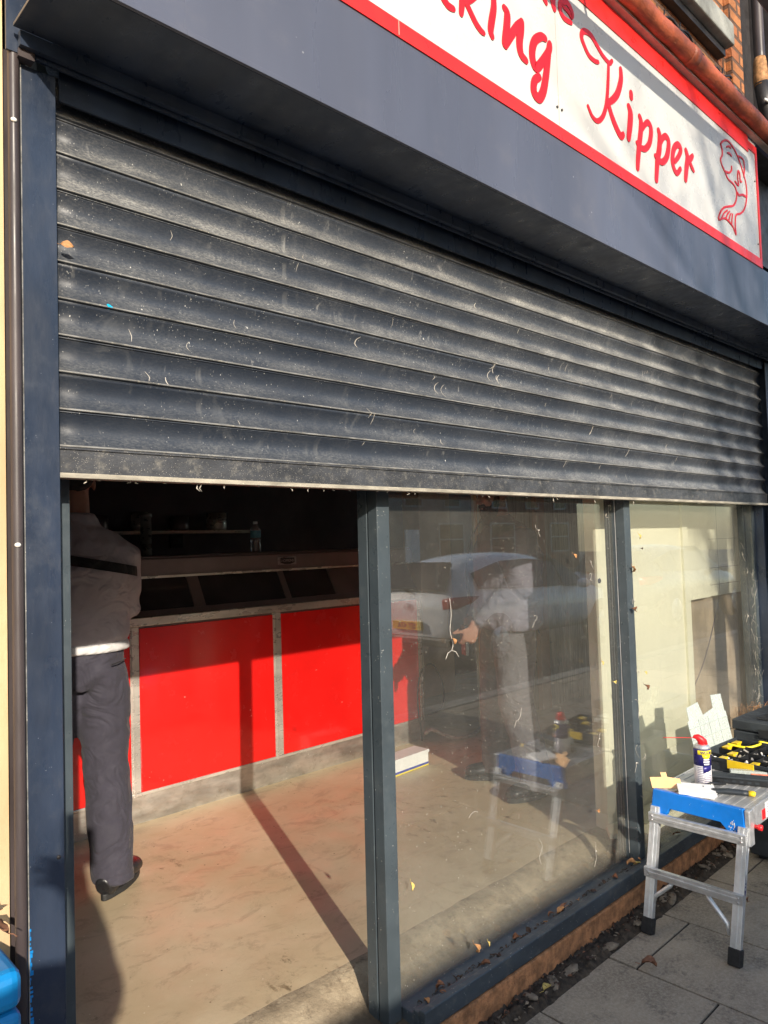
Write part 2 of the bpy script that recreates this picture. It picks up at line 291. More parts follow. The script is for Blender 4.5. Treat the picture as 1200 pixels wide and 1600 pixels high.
# ------------------------------------------------------------------ mesh helpers
SPLIT = {'trim_strip', 'cabinet_post', 'fascia_end', 'yellow_bin', 'bracket', 'arm', 'cabinet_glass', 'foot', 'screw', 'pilaster', 'rivet', 'glazing_bead', 'pupils', 'eyes', 'interior_wall', 'steel_rail', 'side_rail', 'panel_joint', 'lid_ribs', 'tile_joint', 'divider', 'shutter_box', 'fascia_backing', 'boxing', 'steel_tray'}
class MB:
    def __init__(s): s.v = []; s.f = []; s.mi = []; s.sm = []
    def add(s, vs, fs, mi=0, smooth=False):
        o = len(s.v); s.v += [tuple(v) for v in vs]; s.f += [tuple(i + o for i in f) for f in fs]
        s.mi += [mi] * len(fs); s.sm += [smooth] * len(fs); return s
    def box(s, x0, x1, y0, y1, z0, z1, mi=0, mtx=None):
        vs = [Vector(p) for p in ((x0, y0, z0), (x1, y0, z0), (x1, y1, z0), (x0, y1, z0), (x0, y0, z1), (x1, y0, z1), (x1, y1, z1), (x0, y1, z1))]
        if mtx: vs = [mtx @ v for v in vs]
        return s.add(vs, [(0, 3, 2, 1), (4, 5, 6, 7), (0, 1, 5, 4), (1, 2, 6, 5), (2, 3, 7, 6), (3, 0, 4, 7)], mi)
    def loft(s, secs, n=16, mi=0, smooth=True, up=None, cap=True):
        """secs: (centre, ra, rb[, dir, a-axis])"""
        P = [Vector(q[0]) for q in secs]; vs = []; fs = []; pa = None
        for i, q in enumerate(secs):
            d = (P[min(i + 1, len(P) - 1)] - P[max(i - 1, 0)]).normalized()
            if len(q) > 3 and q[3] is not None: d = Vector(q[3]).normalized()
            a = Vector(up) if up is not None else (pa if pa is not None else (Vector((1, 0, 0)) if abs(d.x) < .9 else Vector((0, 1, 0))))
            a = (a - d * a.dot(d)).normalized(); pa = a; b = d.cross(a)
            for k in range(n):
                t = 2 * PI * k / n; vs.append(P[i] + a * math.cos(t) * q[1] + b * math.sin(t) * q[2])
        m = len(secs)
        for i in range(m - 1):
            for k in range(n):
                k2 = (k + 1) % n; fs.append((i * n + k, i * n + k2, (i + 1) * n + k2, (i + 1) * n + k))
        if cap: fs.append(tuple(range(n - 1, -1, -1))); fs.append(tuple((m - 1) * n + k for k in range(n)))
        return s.add(vs, fs, mi, smooth)
    def tube(s, pts, r, n=10, mi=0, smooth=True):
        rs = r if isinstance(r, (list, tuple)) else [r] * len(pts)
        return s.loft([(p, q, q) for p, q in zip(pts, rs)], n, mi, smooth)
    def lathe(s, prof, c=(0, 0, 0), n=24, mi=0):
        vs = []; fs = []
        for r, z in prof:
            for k in range(n):
                t = 2 * PI * k / n; vs.append((c[0] + r * math.cos(t), c[1] + r * math.sin(t), c[2] + z))
        for i in range(len(prof) - 1):
            for k in range(n):
                k2 = (k + 1) % n; fs.append((i * n + k, i * n + k2, (i + 1) * n + k2, (i + 1) * n + k))
        fs.append(tuple(range(n - 1, -1, -1))); fs.append(tuple((len(prof) - 1) * n + k for k in range(n)))
        return s.add(vs, fs, mi, True)
    def prism(s, poly, f, d, mi=0):
        """poly of 2d pts; f maps (u,v,t)->xyz; extruded t=0..d"""
        n = len(poly); vs = [f(u, v, 0) for u, v in poly] + [f(u, v, d) for u, v in poly]
        fs = [tuple(range(n - 1, -1, -1)), tuple(range(n, 2 * n))] + [(i, (i + 1) % n, (i + 1) % n + n, i + n) for i in range(n)]
        return s.add(vs, fs, mi)
    def ell(s, c, rx, ry, rz, mi=0, n=20, m=12, mtx=None):
        vs = []; fs = []
        for i in range(m + 1):
            p = PI * i / m
            for k in range(n):
                t = 2 * PI * k / n; v = Vector((rx * math.sin(p) * math.cos(t), ry * math.sin(p) * math.sin(t), rz * math.cos(p)))
                if mtx: v = mtx @ v
                vs.append(Vector(c) + v)
        for i in range(m):
            for k in range(n):
                k2 = (k + 1) % n; fs.append((i * n + k, (i + 1) * n + k, (i + 1) * n + k2, i * n + k2))
        return s.add(vs, fs, mi, True)
    def build(s, name, mats, parent=None, bevel=0, loc=None, seg=2):
        if name in SPLIT and parent:
            par = list(range(len(s.v)))
            def fd(a):
                while par[a] != a: par[a] = par[par[a]]; a = par[a]
                return a
            for f in s.f:
                for q in f[1:]: par[fd(q)] = fd(f[0])
            comp = {}
            for i, f in enumerate(s.f): comp.setdefault(fd(f[0]), []).append(i)
            if 1 < len(comp) <= 60:
                out = None
                for ids in comp.values():
                    used_ = sorted({q for i in ids for q in s.f[i]}); mp = {q: k for k, q in enumerate(used_)}; mb = MB()
                    mb.v = [s.v[q] for q in used_]; mb.f = [tuple(mp[q] for q in s.f[i]) for i in ids]; mb.mi = [s.mi[i] for i in ids]; mb.sm = [s.sm[i] for i in ids]
                    out = mb._build(name, mats, parent, bevel, loc, seg)
                return out
        return s._build(name, mats, parent, bevel, loc, seg)
    def _build(s, name, mats, parent=None, bevel=0, loc=None, seg=2):
        me = bpy.data.meshes.new(name); me.from_pydata(s.v, [], s.f)
        for q in (mats if isinstance(mats, (list, tuple)) else [mats]): me.materials.append(M[q] if isinstance(q, str) else q)
        for p, mi, sm in zip(me.polygons, s.mi, s.sm): p.material_index = mi; p.use_smooth = sm
        bm = bmesh.new(); bm.from_mesh(me); bmesh.ops.recalc_face_normals(bm, faces=bm.faces); bm.to_mesh(me); bm.free()
        o = bpy.data.objects.new(name, me); C.objects.link(o)
        if parent: o.parent = parent
        if loc: o.location = loc
        if bevel:
            b = o.modifiers.new('bevel', 'BEVEL'); b.width = bevel; b.segments = seg; b.limit_method = 'ANGLE'; b.angle_limit = math.radians(40)
        return o
def tag(o, label, cat=None, group=None, kind=None):
    o['label'] = label
    if cat: o['category'] = cat
    if group: o['group'] = group
    if kind: o['kind'] = kind
    return o
def thing(name, label, cat, loc=(0, 0, 0), rz=0, group=None):
    o = bpy.data.objects.new(name, None); C.objects.link(o); o.location = loc; o.rotation_euler = (0, 0, rz); o.empty_display_size = .1
    return tag(o, label, cat, group)
def struct(o, label=None):
    o['kind'] = 'structure'
    if label: o['label'] = label
    return o
def bxs(*boxes):
    m = MB()
    for b in boxes: m.box(*b)
    return m
def textmesh(body, size, f, depth=.0006, name='lettering', mats='black', parent=None, bold=0):
    cu = bpy.data.curves.new('txt', 'FONT'); cu.body = body; cu.size = size; cu.align_x = 'CENTER'; cu.align_y = 'CENTER'; cu.extrude = depth; cu.offset = bold
    cu.resolution_u = 3
    to = bpy.data.objects.new('txt', cu); C.objects.link(to); bpy.context.view_layer.update()
    me = bpy.data.meshes.new_from_object(to.evaluated_get(bpy.context.evaluated_depsgraph_get()))
    bpy.data.objects.remove(to); bpy.data.curves.remove(cu)
    for v in me.vertices: v.co = f(*v.co)
    me.name = name; me.materials.clear(); me.materials.append(M[mats]); o = bpy.data.objects.new(name, me); C.objects.link(o)
    if parent: o.parent = parent
    return o

# ================================================================== SETTING
ground = MB().add([(-60, -60, -.13), (80, -60, -.13), (80, 40, -.13), (-60, 40, -.13)], [(0, 1, 2, 3)]).build('ground', 'road'); struct(ground)
m = MB(); m.box(-30, 50, -2.95, -.075, -.16, -.007); struct(m.build('pavement', 'joint'))
# paving slabs in staggered columns, each with its own small tilt (one sheet of paving)
m = MB(); g = .0045
random.seed(4)
for i in range(-14, 22):
    x0 = 2.0 + .425 * (i); off = (-.475 if i % 2 == 0 else -.19)
    if i == 1: off = -.19
    ys = [-.082]; y = off
    if off < -.2 and False: pass
    while y > -2.75: ys.append(y); y -= .60
    ys.append(-2.75)
    for a, b_ in zip(ys[:-1], ys[1:]):
        if a - b_ < .03: continue
        dz = [random.uniform(-.002, .002) for _ in range(4)]
        x1 = x0 + .425 - g; xa = x0 + g; ya = a - g; yb = b_ + g
        vs = [(xa, yb, dz[0]), (x1, yb, dz[1]), (x1, ya, dz[2]), (xa, ya, dz[3]), (xa, yb, -.05), (x1, yb, -.05), (x1, ya, -.05), (xa, ya, -.05)]
        m.add(vs, [(0, 1, 2, 3), (0, 4, 5, 1), (1, 5, 6, 2), (2, 6, 7, 3), (3, 7, 4, 0)])
o = m.build('paving', 'slab', bevel=.0012); struct(o)
m = MB()
for i in range(-30, 45): m.box(i * .9 + .004, i * .9 + .896, -2.95, -2.758, -.13, .004 + random.uniform(-.002, .002))
struct(m.build('kerb', 'kerb', bevel=.01))
# line of dirt and broken mortar between wall and slabs
m = MB(); random.seed(11)
nx, ny = 620, 12
vs = []; fs = []
for i in range(nx + 1):
    for j in range(ny + 1):
        x = .0 + i * 6.0 / nx; y = .004 - j * .098 / ny
        h = noise.noise(Vector((x * 28, y * 40, 0))) * .014 + noise.noise(Vector((x * 75, y * 80, 3))) * .014 + noise.noise(Vector((x * 150, y * 160, 7))) * .006
        e = min(1, (ny - j) / 3); ed = .006 + .010 * (1 - j / ny)
        vs.append((x, y - (noise.noise(Vector((x * 9, 0, 5))) * .012 if j > 8 else 0), (ed + h) * e - .006 * (1 - e)))
for i in range(nx):
    for j in range(ny): a = i * (ny + 1) + j; fs.append((a, a + ny + 1, a + ny + 2, a + 1))
m.add(vs, fs, 0, True); o = m.build('dirt_strip', 'debris'); o['kind'] = 'stuff'; o['label'] = 'dark crumbled dirt along the foot of the shop front'
m = MB()
for k in range(120):
    x = random.uniform(1.6, 4.6); y = random.uniform(-.066, -.008); r = random.uniform(.002, .006) if k % 7 else random.uniform(.014, .028)
    mt = Euler((random.uniform(-.4, .4), random.uniform(-.4, .4), random.uniform(0, 6))).to_matrix()
    o0 = len(m.v); m.ell((x, y, .010), r * 1.7, r * .8, min(.009, r * .7), 0, 8, 5, mt)
    for q in range(o0, len(m.v)):
        v = Vector(m.v[q]); nn = noise.noise(v * 90) * .45 * r; m.v[q] = (v.x + nn, v.y + nn * .7, v.z + nn * .4)
o = m.build('broken_mortar', 'stonelet'); o['kind'] = 'stuff'; o['label'] = 'pale broken mortar lumps lying in the dirt strip'

# ------------------------------------------------------------------ the shop
shop = thing('shop_building', 'brick shop with a dark blue fascia, half open shutter and empty interior', 'shop')
XR = 4.62          # right end of the shop front
def P(name, mb, mats, parent=None, bevel=0, label=None, **k):
    o = mb.build(name, mats, parent or shop, bevel, **k)
    if label: o['label'] = label
    return o
# brick plinth under the window frame, door threshold
P('plinth', bxs((1.62, XR + .2, 0, .14, -.02, .088)), 'brick_base', bevel=.006)
# interior shell; the unseen opening in the right wall is added for fill light
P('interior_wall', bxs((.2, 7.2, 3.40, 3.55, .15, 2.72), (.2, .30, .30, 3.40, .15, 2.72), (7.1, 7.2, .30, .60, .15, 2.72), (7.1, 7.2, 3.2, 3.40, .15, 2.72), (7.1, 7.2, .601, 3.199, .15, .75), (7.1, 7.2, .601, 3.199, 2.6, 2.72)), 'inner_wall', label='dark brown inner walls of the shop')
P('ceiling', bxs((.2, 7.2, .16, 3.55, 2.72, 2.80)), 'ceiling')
m = MB()
# finished floor: one sheet whose front edge rolls down to the window frame
nx, pr = 240, [(3.4, 0.17), (2.0, .17), (1.0, .17), (.5, .17), (.34, .170), (.305, .166), (.28, .155), (.24, .135), (.2, .118), (.16, .106), (.135, .100), (.06, .096)]
vs = []; fs = []
for i in range(nx + 1):
    x = .25 + i * 6.9 / nx
    for j, (y, z) in enumerate(pr):
        yy = y; zz = z
        if 4 <= j <= 9: yy += noise.noise(Vector((x * 3, j * .3, 0))) * .018; zz += noise.noise(Vector((x * 14, j, 2))) * .004
        vs.append((x, yy, zz))
n = len(pr)
for i in range(nx):
    for j in range(n - 1):
        a = i * n + j; fs.append((a, a + 1, a + n + 1, a + n))
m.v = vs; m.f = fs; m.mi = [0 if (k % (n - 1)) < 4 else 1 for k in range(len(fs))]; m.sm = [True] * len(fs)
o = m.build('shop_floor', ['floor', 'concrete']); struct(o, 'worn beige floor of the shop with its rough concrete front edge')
# upper wall
P('upper_wall', bxs((-.2, 4.36, .0, .25, 3.42, 6.2)), 'brick', label='orange brick wall above the sign')
P('wall_head', bxs((.3, 4.7, .19, .25, 2.45, 3.42)), 'iron')
P('window_sill', bxs((2.6, 4.10, -.09, .0, 4.12, 4.24)), 'stone', bevel=.008, label='grey stone sill high on the brick wall')
m = MB()
for i in range(0, 1): pass
m.box(2.6, 4.08, -.045, -.002, 4.075, 4.118)  # dark strip standing in for the shade under the sill
P('sill_shadow_strip', m, 'iron')
P('brick_pier', bxs((4.20, 4.36, -.035, -.002, 3.45, 6.2)), 'brick')
# cable clinging to the brick
cab = MB(); pts = []
for i in range(60):
    x = 2.2 + i * .034; pts.append(Vector((x, -.024 + .004 * math.sin(i * 1.3), 3.945 + .02 * math.sin(i * .35) + .02 * (i / 60) + .010 * math.sin(i * 1.1))))
cab.tube(pts, .0075, 6); cab.tube([p + Vector((.01, -.004, .018 + .006 * math.sin(k * .9))) for k, p in enumerate(pts)], .006, 6)
for k in range(5, 58, 5): cab.tube([pts[k] + Vector((0, 0, -.02)), pts[k] + Vector((.004, -.006, .05))], .004, 5)
cab.tube([pts[-1], pts[-1] + Vector((.05, -.02, -.05)), pts[-1] + Vector((.12, -.02, -.06)), pts[-1] + Vector((.2, -.02, -.15))], .012, 6)
tag(cab.build('wall_cable', 'iron'), 'black cable pair clipped along the orange brickwork above the gutter', 'cable')
# gutter above the sign
gt = thing('gutter', 'weathered red round gutter pipe running above the shop sign', 'gutter', (2.4, -.308, 3.446))
m = MB(); pts = [Vector((-2.4 + i * .1, 0, 0)) for i in range(49)]
m.tube([p + Vector((0, .002 * math.sin(i * 1.7), .002 * math.sin(i * 2.3))) for i, p in enumerate(pts)], [.037 + .0012 * math.sin(i * 2.9) for i in range(len(pts))], 18)
for i in range(4):
    m.tube([Vector((-1.9 + i * 1.22, 0, 0)), Vector((-1.84 + i * 1.22, 0, 0))], .041, 16)
m.build('gutter_pipe', 'gutter', gt)
MB().box(-2.4, 2.4, .016, .044, -.044, -.036).build('gutter_rail', 'rail', gt)
m = MB()
for i in range(6): m.box(-1.9 + i * .8, -1.87 + i * .8, .048, .31, .0, .010)
m.build('bracket', 'iron', gt)
# downpipe and dark neighbour to the right
dp = thing('downpipe', 'brown cast iron downpipe with a yellowish joint beside the brick pier', 'drainpipe', (4.56, -.06, 0))
m = MB(); m.tube([Vector((0, 0, z)) for z in (4.15, 4.3, 5, 6.2)], .030, 16); m.build('pipe', 'pipe', dp)
m = MB(); m.tube([Vector((0, 0, 4.10)), Vector((0, 0, 4.14)), Vector((0, 0, 4.24)), Vector((0, 0, 4.27))], [.038, .040, .036, .031], 16); m.build('collar', 'leaf_tan', dp)
m = MB(); m.tube([Vector((0, 0, 4.12)), Vector((.02, -.01, 4.0)), Vector((.06, -.02, 3.9)), Vector((.12, -.02, 3.75)), Vector((.12, -.02, 0))], .040, 16); m.build('lower_pipe', 'iron', dp)
MB().tube([Vector((-.05, -.03, 3.99)), Vector((.02, -.05, 3.985)), Vector((.09, -.04, 3.99))], .008, 8).build('clip', 'clip', dp)
lt = thing('sign_light', 'long slim light trough held out on arms above the shop sign', 'light', (0, 0, 0))
MB().box(.4, 3.53, -.69, -.64, 3.382, 3.440).build('trough', 'iron', lt, .006)
m = MB(); 
for x in (.9, 1.5, 2.1): bar_(m, x) if False else m.tube([Vector((x, -.64, 3.43)), Vector((x, -.40, 3.60)), Vector((x, -.0, 3.60))], .008, 8)
m.build('arm', 'iron', lt)
nb = thing('neighbour_building', 'dark fronted neighbouring building at the right end of the sign', 'building')
bxs((4.38, 9, .06, .3, 2.4, 6.2)).build('wall', 'iron', nb)
bxs((4.78, 4.9, -.10, .06, 0, 6.2), (4.93, 5.4, .0, .06, 2.81, 6.2)).build('pilaster', 'iron', nb)
bxs((4.9, 9, .02, .3, 0, 2.4)).build('shop_front', 'frame_dark', nb)

# ------------------------------------------------------------------ fascia and soffit
P('fascia', bxs((.457, 4.74, -.262, -.254, 2.507, 2.781)), 'fascia', bevel=.002)
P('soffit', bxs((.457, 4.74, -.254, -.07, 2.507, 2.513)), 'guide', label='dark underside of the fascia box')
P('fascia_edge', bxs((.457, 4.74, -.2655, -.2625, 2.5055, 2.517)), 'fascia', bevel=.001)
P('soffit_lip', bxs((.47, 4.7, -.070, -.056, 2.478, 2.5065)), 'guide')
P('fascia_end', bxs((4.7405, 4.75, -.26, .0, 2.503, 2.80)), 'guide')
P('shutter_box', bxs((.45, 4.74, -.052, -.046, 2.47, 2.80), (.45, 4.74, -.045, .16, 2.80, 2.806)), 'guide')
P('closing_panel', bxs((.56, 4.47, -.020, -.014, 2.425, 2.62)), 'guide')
P('end_bracket', bxs((.470, .500, -.058, -.036, 2.462, 2.478)), 'pipe', label='small grey bracket under the left end of the soffit')
P('fascia_backing', bxs((.45, 4.36, -.25, .0, 2.81, 2.83), (.45, 4.36, -.250, .18, 3.40, 3.425), (3.845, 4.36, -.15, -.14, 2.83, 3.385)), 'iron')

# ------------------------------------------------------------------ sign
sg = thing('shop_sign', 'white shop sign with red border, red script lettering and a fish drawing', 'sign', (0, 0, 0))
SX0, SX1, SZ0, SZ1 = .52, 3.800, 2.783, 3.396; YS = -.262
MB().box(SX0, SX1, YS, YS + .02, SZ0, SZ1).build('sign_panel', 'sign_white', sg, .001)
f_ = MB(); bw = .040
f_.box(SX0 - .004, SX1 + .004, YS - .004, YS - .001, SZ0 - .004, SZ0 + bw); f_.box(SX0 - .004, SX1 - .105, YS - .004, YS - .001, SZ1 - .076, SZ1 + .004)
f_.box(SX1 - .1045, SX1 + .004, YS - .004, YS - .001, SZ1 - .056, SZ1 - .018)
f_.box(SX1 - .016, SX1 + .004, YS - .004, YS - .001, SZ0 + bw + .0004, SZ1 - .0564)
f_.build('red_border', 'sign_red', sg)
bxs((2.0455, 2.0465, YS - .0009, YS - .0004, SZ0 + bw + .001, SZ1 - .077), (1.31, 1.3115, YS - .0055, YS - .0041, SZ0, SZ0 + bw)).build('panel_joint', 'rail', sg)
m = MB()
for (x, z) in ((2.035, 2.885), (2.062, 2.885), (3.765, 2.89), (3.765, 3.2), (1.2, 2.885)): m.tube([Vector((x, YS - .004, z)), Vector((x, YS, z))], .004, 8)
m.build('screw', 'iron', sg)
STROKES=[(0.0225,[(1.48,3.009),(1.489,2.975),(1.497,2.967),(1.512,2.96),(1.532,2.962)]),(0.0227,[(1.575,3.102),(1.572,3.026),(1.571,3.001),(1.565,2.964)]),(0.0206,[(1.582,3.01),(1.595,3.001),(1.626,2.97),(1.649,2.957),(1.663,2.955)]),(0.0204,[(1.584,3.008),(1.611,3.03),(1.646,3.064)]),(0.0249,[(1.715,3.109),(1.717,3.061),(1.704,3.01),(1.697,2.978),(1.703,2.963)]),(0.0282,[(1.769,3.081),(1.782,3.07),(1.777,3.028),(1.765,2.974),(1.767,2.965)]),(0.0258,[(1.767,2.965),(1.793,3.004),(1.829,3.053),(1.855,3.08)]),(0.0294,[(1.855,3.08),(1.85,3.053),(1.839,3.008),(1.845,2.974),(1.869,2.965)]),(0.0294,[(1.98,3.086),(1.957,3.081),(1.923,3.053),(1.906,3.015),(1.907,2.981),(1.923,2.966),(1.954,2.995),(1.999,3.054),(2.006,3.079)]),(0.0299,[(2.003,3.073),(1.991,3.022),(1.978,2.968),(1.959,2.908),(1.934,2.873),(1.908,2.877),(1.906,2.903),(1.917,2.926),(1.938,2.942)]),(0.0223,[(1.971,3.239),(1.985,3.221),(1.995,3.21)]),(0.0245,[(2.03,3.27),(2.036,3.254),(2.036,3.228),(2.042,3.212)]),(0.0198,[(2.099,3.248),(2.13,3.244),(2.146,3.237),(2.148,3.257),(2.124,3.272),(2.097,3.266),(2.078,3.247),(2.079,3.223),(2.096,3.21),(2.119,3.21),(2.141,3.214)]),(0.0191,[(2.308,3.153),(2.285,3.147),(2.247,3.15),(2.217,3.175),(2.204,3.195),(2.213,3.217),(2.235,3.228),(2.27,3.229),(2.307,3.21),(2.345,3.191),(2.388,3.185),(2.407,3.201)]),(0.0176,[(2.381,3.176),(2.373,3.117),(2.361,3.051),(2.346,3.003),(2.32,2.96),(2.284,2.934),(2.252,2.938),(2.227,2.963)]),(0.0263,[(2.469,3.197),(2.467,3.157),(2.44,3.099),(2.407,3.062),(2.369,3.033)]),(0.0273,[(2.366,3.029),(2.391,2.987),(2.424,2.953),(2.449,2.94),(2.465,2.953)]),(0.0313,[(2.517,3.077),(2.528,3.055),(2.519,3.005),(2.504,2.952)]),(0.0304,[(2.54,3.137),(2.539,3.12)]),(0.0278,[(2.599,3.071),(2.608,3.054),(2.602,3.015),(2.585,2.956),(2.57,2.897),(2.564,2.861)]),(0.0245,[(2.609,3.023),(2.638,3.055),(2.665,3.073),(2.686,3.062),(2.683,3.028),(2.665,2.989),(2.629,2.958),(2.59,2.951),(2.569,2.959)]),(0.0302,[(2.751,3.074),(2.759,3.051),(2.75,3.001),(2.727,2.938),(2.712,2.864)]),(0.0264,[(2.764,3.031),(2.786,3.058),(2.811,3.073),(2.834,3.064),(2.829,3.026),(2.808,2.985),(2.77,2.955),(2.735,2.953),(2.714,2.96)]),(0.0255,[(2.886,2.998),(2.923,3.033),(2.944,3.067),(2.922,3.079),(2.889,3.058),(2.868,3.022),(2.862,2.984),(2.879,2.957),(2.902,2.955),(2.931,2.982)]),(0.0298,[(2.993,3.08),(3.005,3.053),(2.99,3.004),(2.976,2.951)]),(0.0249,[(3.01,3.039),(3.036,3.061),(3.056,3.08)]),(0.0207,[(3.024,3.048),(3.039,3.029),(3.058,3.016)]),(0.0115,[(3.364,3.241),(3.39,3.263),(3.429,3.282),(3.47,3.287),(3.519,3.274),(3.558,3.254),(3.589,3.227),(3.619,3.192),(3.645,3.155),(3.652,3.109),(3.636,3.055),(3.603,3.011),(3.556,2.98),(3.502,2.956),(3.487,2.906),(3.49,2.863),(3.46,2.889),(3.413,2.902),(3.365,2.903),(3.3,2.879),(3.319,2.914),(3.363,2.95),(3.414,2.971),(3.474,2.993),(3.512,3.028),(3.524,3.062),(3.515,3.086),(3.487,3.098),(3.43,3.103),(3.401,3.123),(3.368,3.145),(3.355,3.167),(3.364,3.18),(3.378,3.198),(3.378,3.224),(3.364,3.241)]),(0.0099,[(3.333,2.895),(3.364,2.927),(3.403,2.95)]),(0.01,[(3.381,2.908),(3.4,2.931),(3.427,2.951)]),(0.0085,[(3.413,2.905),(3.429,2.933),(3.443,2.947)]),(0.0085,[(3.445,2.898),(3.454,2.933),(3.46,2.949)]),(0.0121,[(3.401,3.128),(3.443,3.136),(3.474,3.157),(3.479,3.176)]),(0.0103,[(3.433,3.252),(3.459,3.265),(3.48,3.264)]),(0.0121,[(3.442,3.227),(3.463,3.232),(3.483,3.228)]),(0.0116,[(3.511,3.117),(3.552,3.112),(3.546,3.147),(3.555,3.181),(3.573,3.173),(3.576,3.14),(3.591,3.142)]),(0.0092,[(3.558,3.254),(3.611,3.262),(3.632,3.255),(3.636,3.222),(3.624,3.176)]),(0.0127,[(3.534,3.072),(3.55,3.065),(3.595,3.081),(3.635,3.084)])]
def smooth_path(pts, n=6):
    if len(pts) < 3: return [Vector((*p,)) for p in pts]
    P_ = [Vector(p) for p in pts]; out = []
    for i in range(len(P_) - 1):
        p0 = P_[max(i - 1, 0)]; p1 = P_[i]; p2 = P_[i + 1]; p3 = P_[min(i + 2, len(P_) - 1)]
        for k in range(n):
            t = k / n; out.append(.5 * ((2 * p1) + (-p0 + p2) * t + (2 * p0 - 5 * p1 + 4 * p2 - p3) * t * t + (-p0 + 3 * p1 - 3 * p2 + p3) * t ** 3))
    out.append(P_[-1]); return out
def ribbon(mb, path, w, y, th, taper=True):
    pts = path; n = len(pts); L = []; Rr = []
    for i, p in enumerate(pts):
        d = (pts[min(i + 1, n - 1)] - pts[max(i - 1, 0)]); d = d.normalized() if d.length > 1e-7 else Vector((1, 0))
        nr = Vector((-d.y, d.x)); u = i / (n - 1); ww = w * .5
        if taper: ww *= (.80 + .28 * math.sin(PI * u))
        L.append(p + nr * ww); Rr.append(p - nr * ww)
    def cap(c, d, r):
        a0 = math.atan2(d.y, d.x); return [c + Vector((math.cos(a0 + t), math.sin(a0 + t))) * r for t in (1.0, .5, 0, -.5, -1.0)]
    d0 = (pts[0] - pts[1]).normalized(); d1 = (pts[-1] - pts[-2]).normalized()
    r0 = (L[0] - Rr[0]).length * .5; r1 = (L[-1] - Rr[-1]).length * .5
    vs = []
    for i in range(n): vs += [(L[i].x, y, L[i].y), (Rr[i].x, y, Rr[i].y), (L[i].x, y + th, L[i].y), (Rr[i].x, y + th, Rr[i].y)]
    fs = []
    for i in range(n - 1):
        a = i * 4; b = a + 4
        fs += [(a, b, b + 1, a + 1), (a, a + 2, b + 2, b), (a + 1, b + 1, b + 3, a + 3)]
    mb.add(vs, fs)
    for c, d, r in ((pts[0], d0, r0), (pts[-1], d1, r1)):
        cp = cap(c, d, r); pol = [(q.x, q.y) for q in cp]
        a0 = math.atan2(d.y, d.x); pol = [tuple(c + Vector((math.cos(a0 + PI / 2), math.sin(a0 + PI / 2))) * r)] + pol + [tuple(c + Vector((math.cos(a0 - PI / 2), math.sin(a0 - PI / 2))) * r)]
        mb.prism(pol, lambda u, v, t: (u, y + t, v), th * .98)
words = [(0, 10, 'lettering_king'), (10, 13, 'lettering_the'), (13, 27, 'lettering_kipper')]
for a, b_, nm in words:
    m = MB()
    for k, (wd, pts) in enumerate(STROKES[a:b_]): ribbon(m, smooth_path(pts), wd, YS - .0030 - .00007 * k, .0022)
    m.build('sign_lettering', 'letter_red', sg)
m = MB()
for k, (wd, pts) in enumerate(STROKES[27:]): ribbon(m, smooth_path(pts), wd * .8, YS - .0030 - .00007 * k, .0022, False)
m.build('fish_drawing', 'letter_red', sg)

# ------------------------------------------------------------------ roller shutter
sh = thing('roller_shutter', 'dusty dark grey roller shutter rolled halfway down over the shop front', 'shutter', (0, 0, 0))
PITCH = .0764; ZB = 1.714; X0, X1 = .548, 4.463
prof = []
for k in range(15):
    u = k / 14; prof.append((.0180 * math.sin(PI * (u * .97 + .015)) ** .9, -.0665 * u))
prof += [(-.0010, -.0682), (-.0038, -.0695), (-.0048, -.0712), (-.0036, -.0728), (.0002, -.0736), (.0050, -.0742), (.0055, -.0758), (.0010, -.0763)]
NX = 60
def slat_mesh(seed):
    rnd = random.Random(seed); mb = MB(); vs = []; fs = []; n = len(prof); dz = rnd.uniform(-.0006, .0006)
    for i in range(NX + 1):
        x = X0 + (X1 - X0) * i / NX
        s = .0012 * noise.noise(Vector((x * 1.2, seed * 3.1, 0)))
        for (y, z) in prof: vs.append((x, y + s, z + dz + .0006 * noise.noise(Vector((x * 2, seed, 9)))))
    for i in range(NX):
        for j in range(n - 1): a = i * n + j; fs.append((a, a + 1, a + n + 1, a + n))
    mb.add(vs, fs, 0, True); mb.mi = [1 if (q % (n - 1)) in (15, 16, 17) else 0 for q in range(len(fs))]; return mb
for k in range(13):
    z = ZB + PITCH * (k + 1); o = slat_mesh(k).build('slat', ['shutter', 'shutter_edge'], sh, loc=(0, .002 + (.0004 * (k % 3)), z))
    sd = o.modifiers.new('s', 'SOLIDIFY'); sd.thickness = .0012; sd.offset = 1
b = MB(); b.box(X0, X1, -.005, .012, 1.664, 1.7135); b.box(X0, X1, -.009, .0145, 1.712, 1.7165)
b.build('bottom_bar', 'shutter_bar', sh, .001)
MB().box(X0 - .002, X1 + .002, -.016, .016, 1.653, 1.6635).build('bottom_seal', 'shutter_lip', sh, .0015)
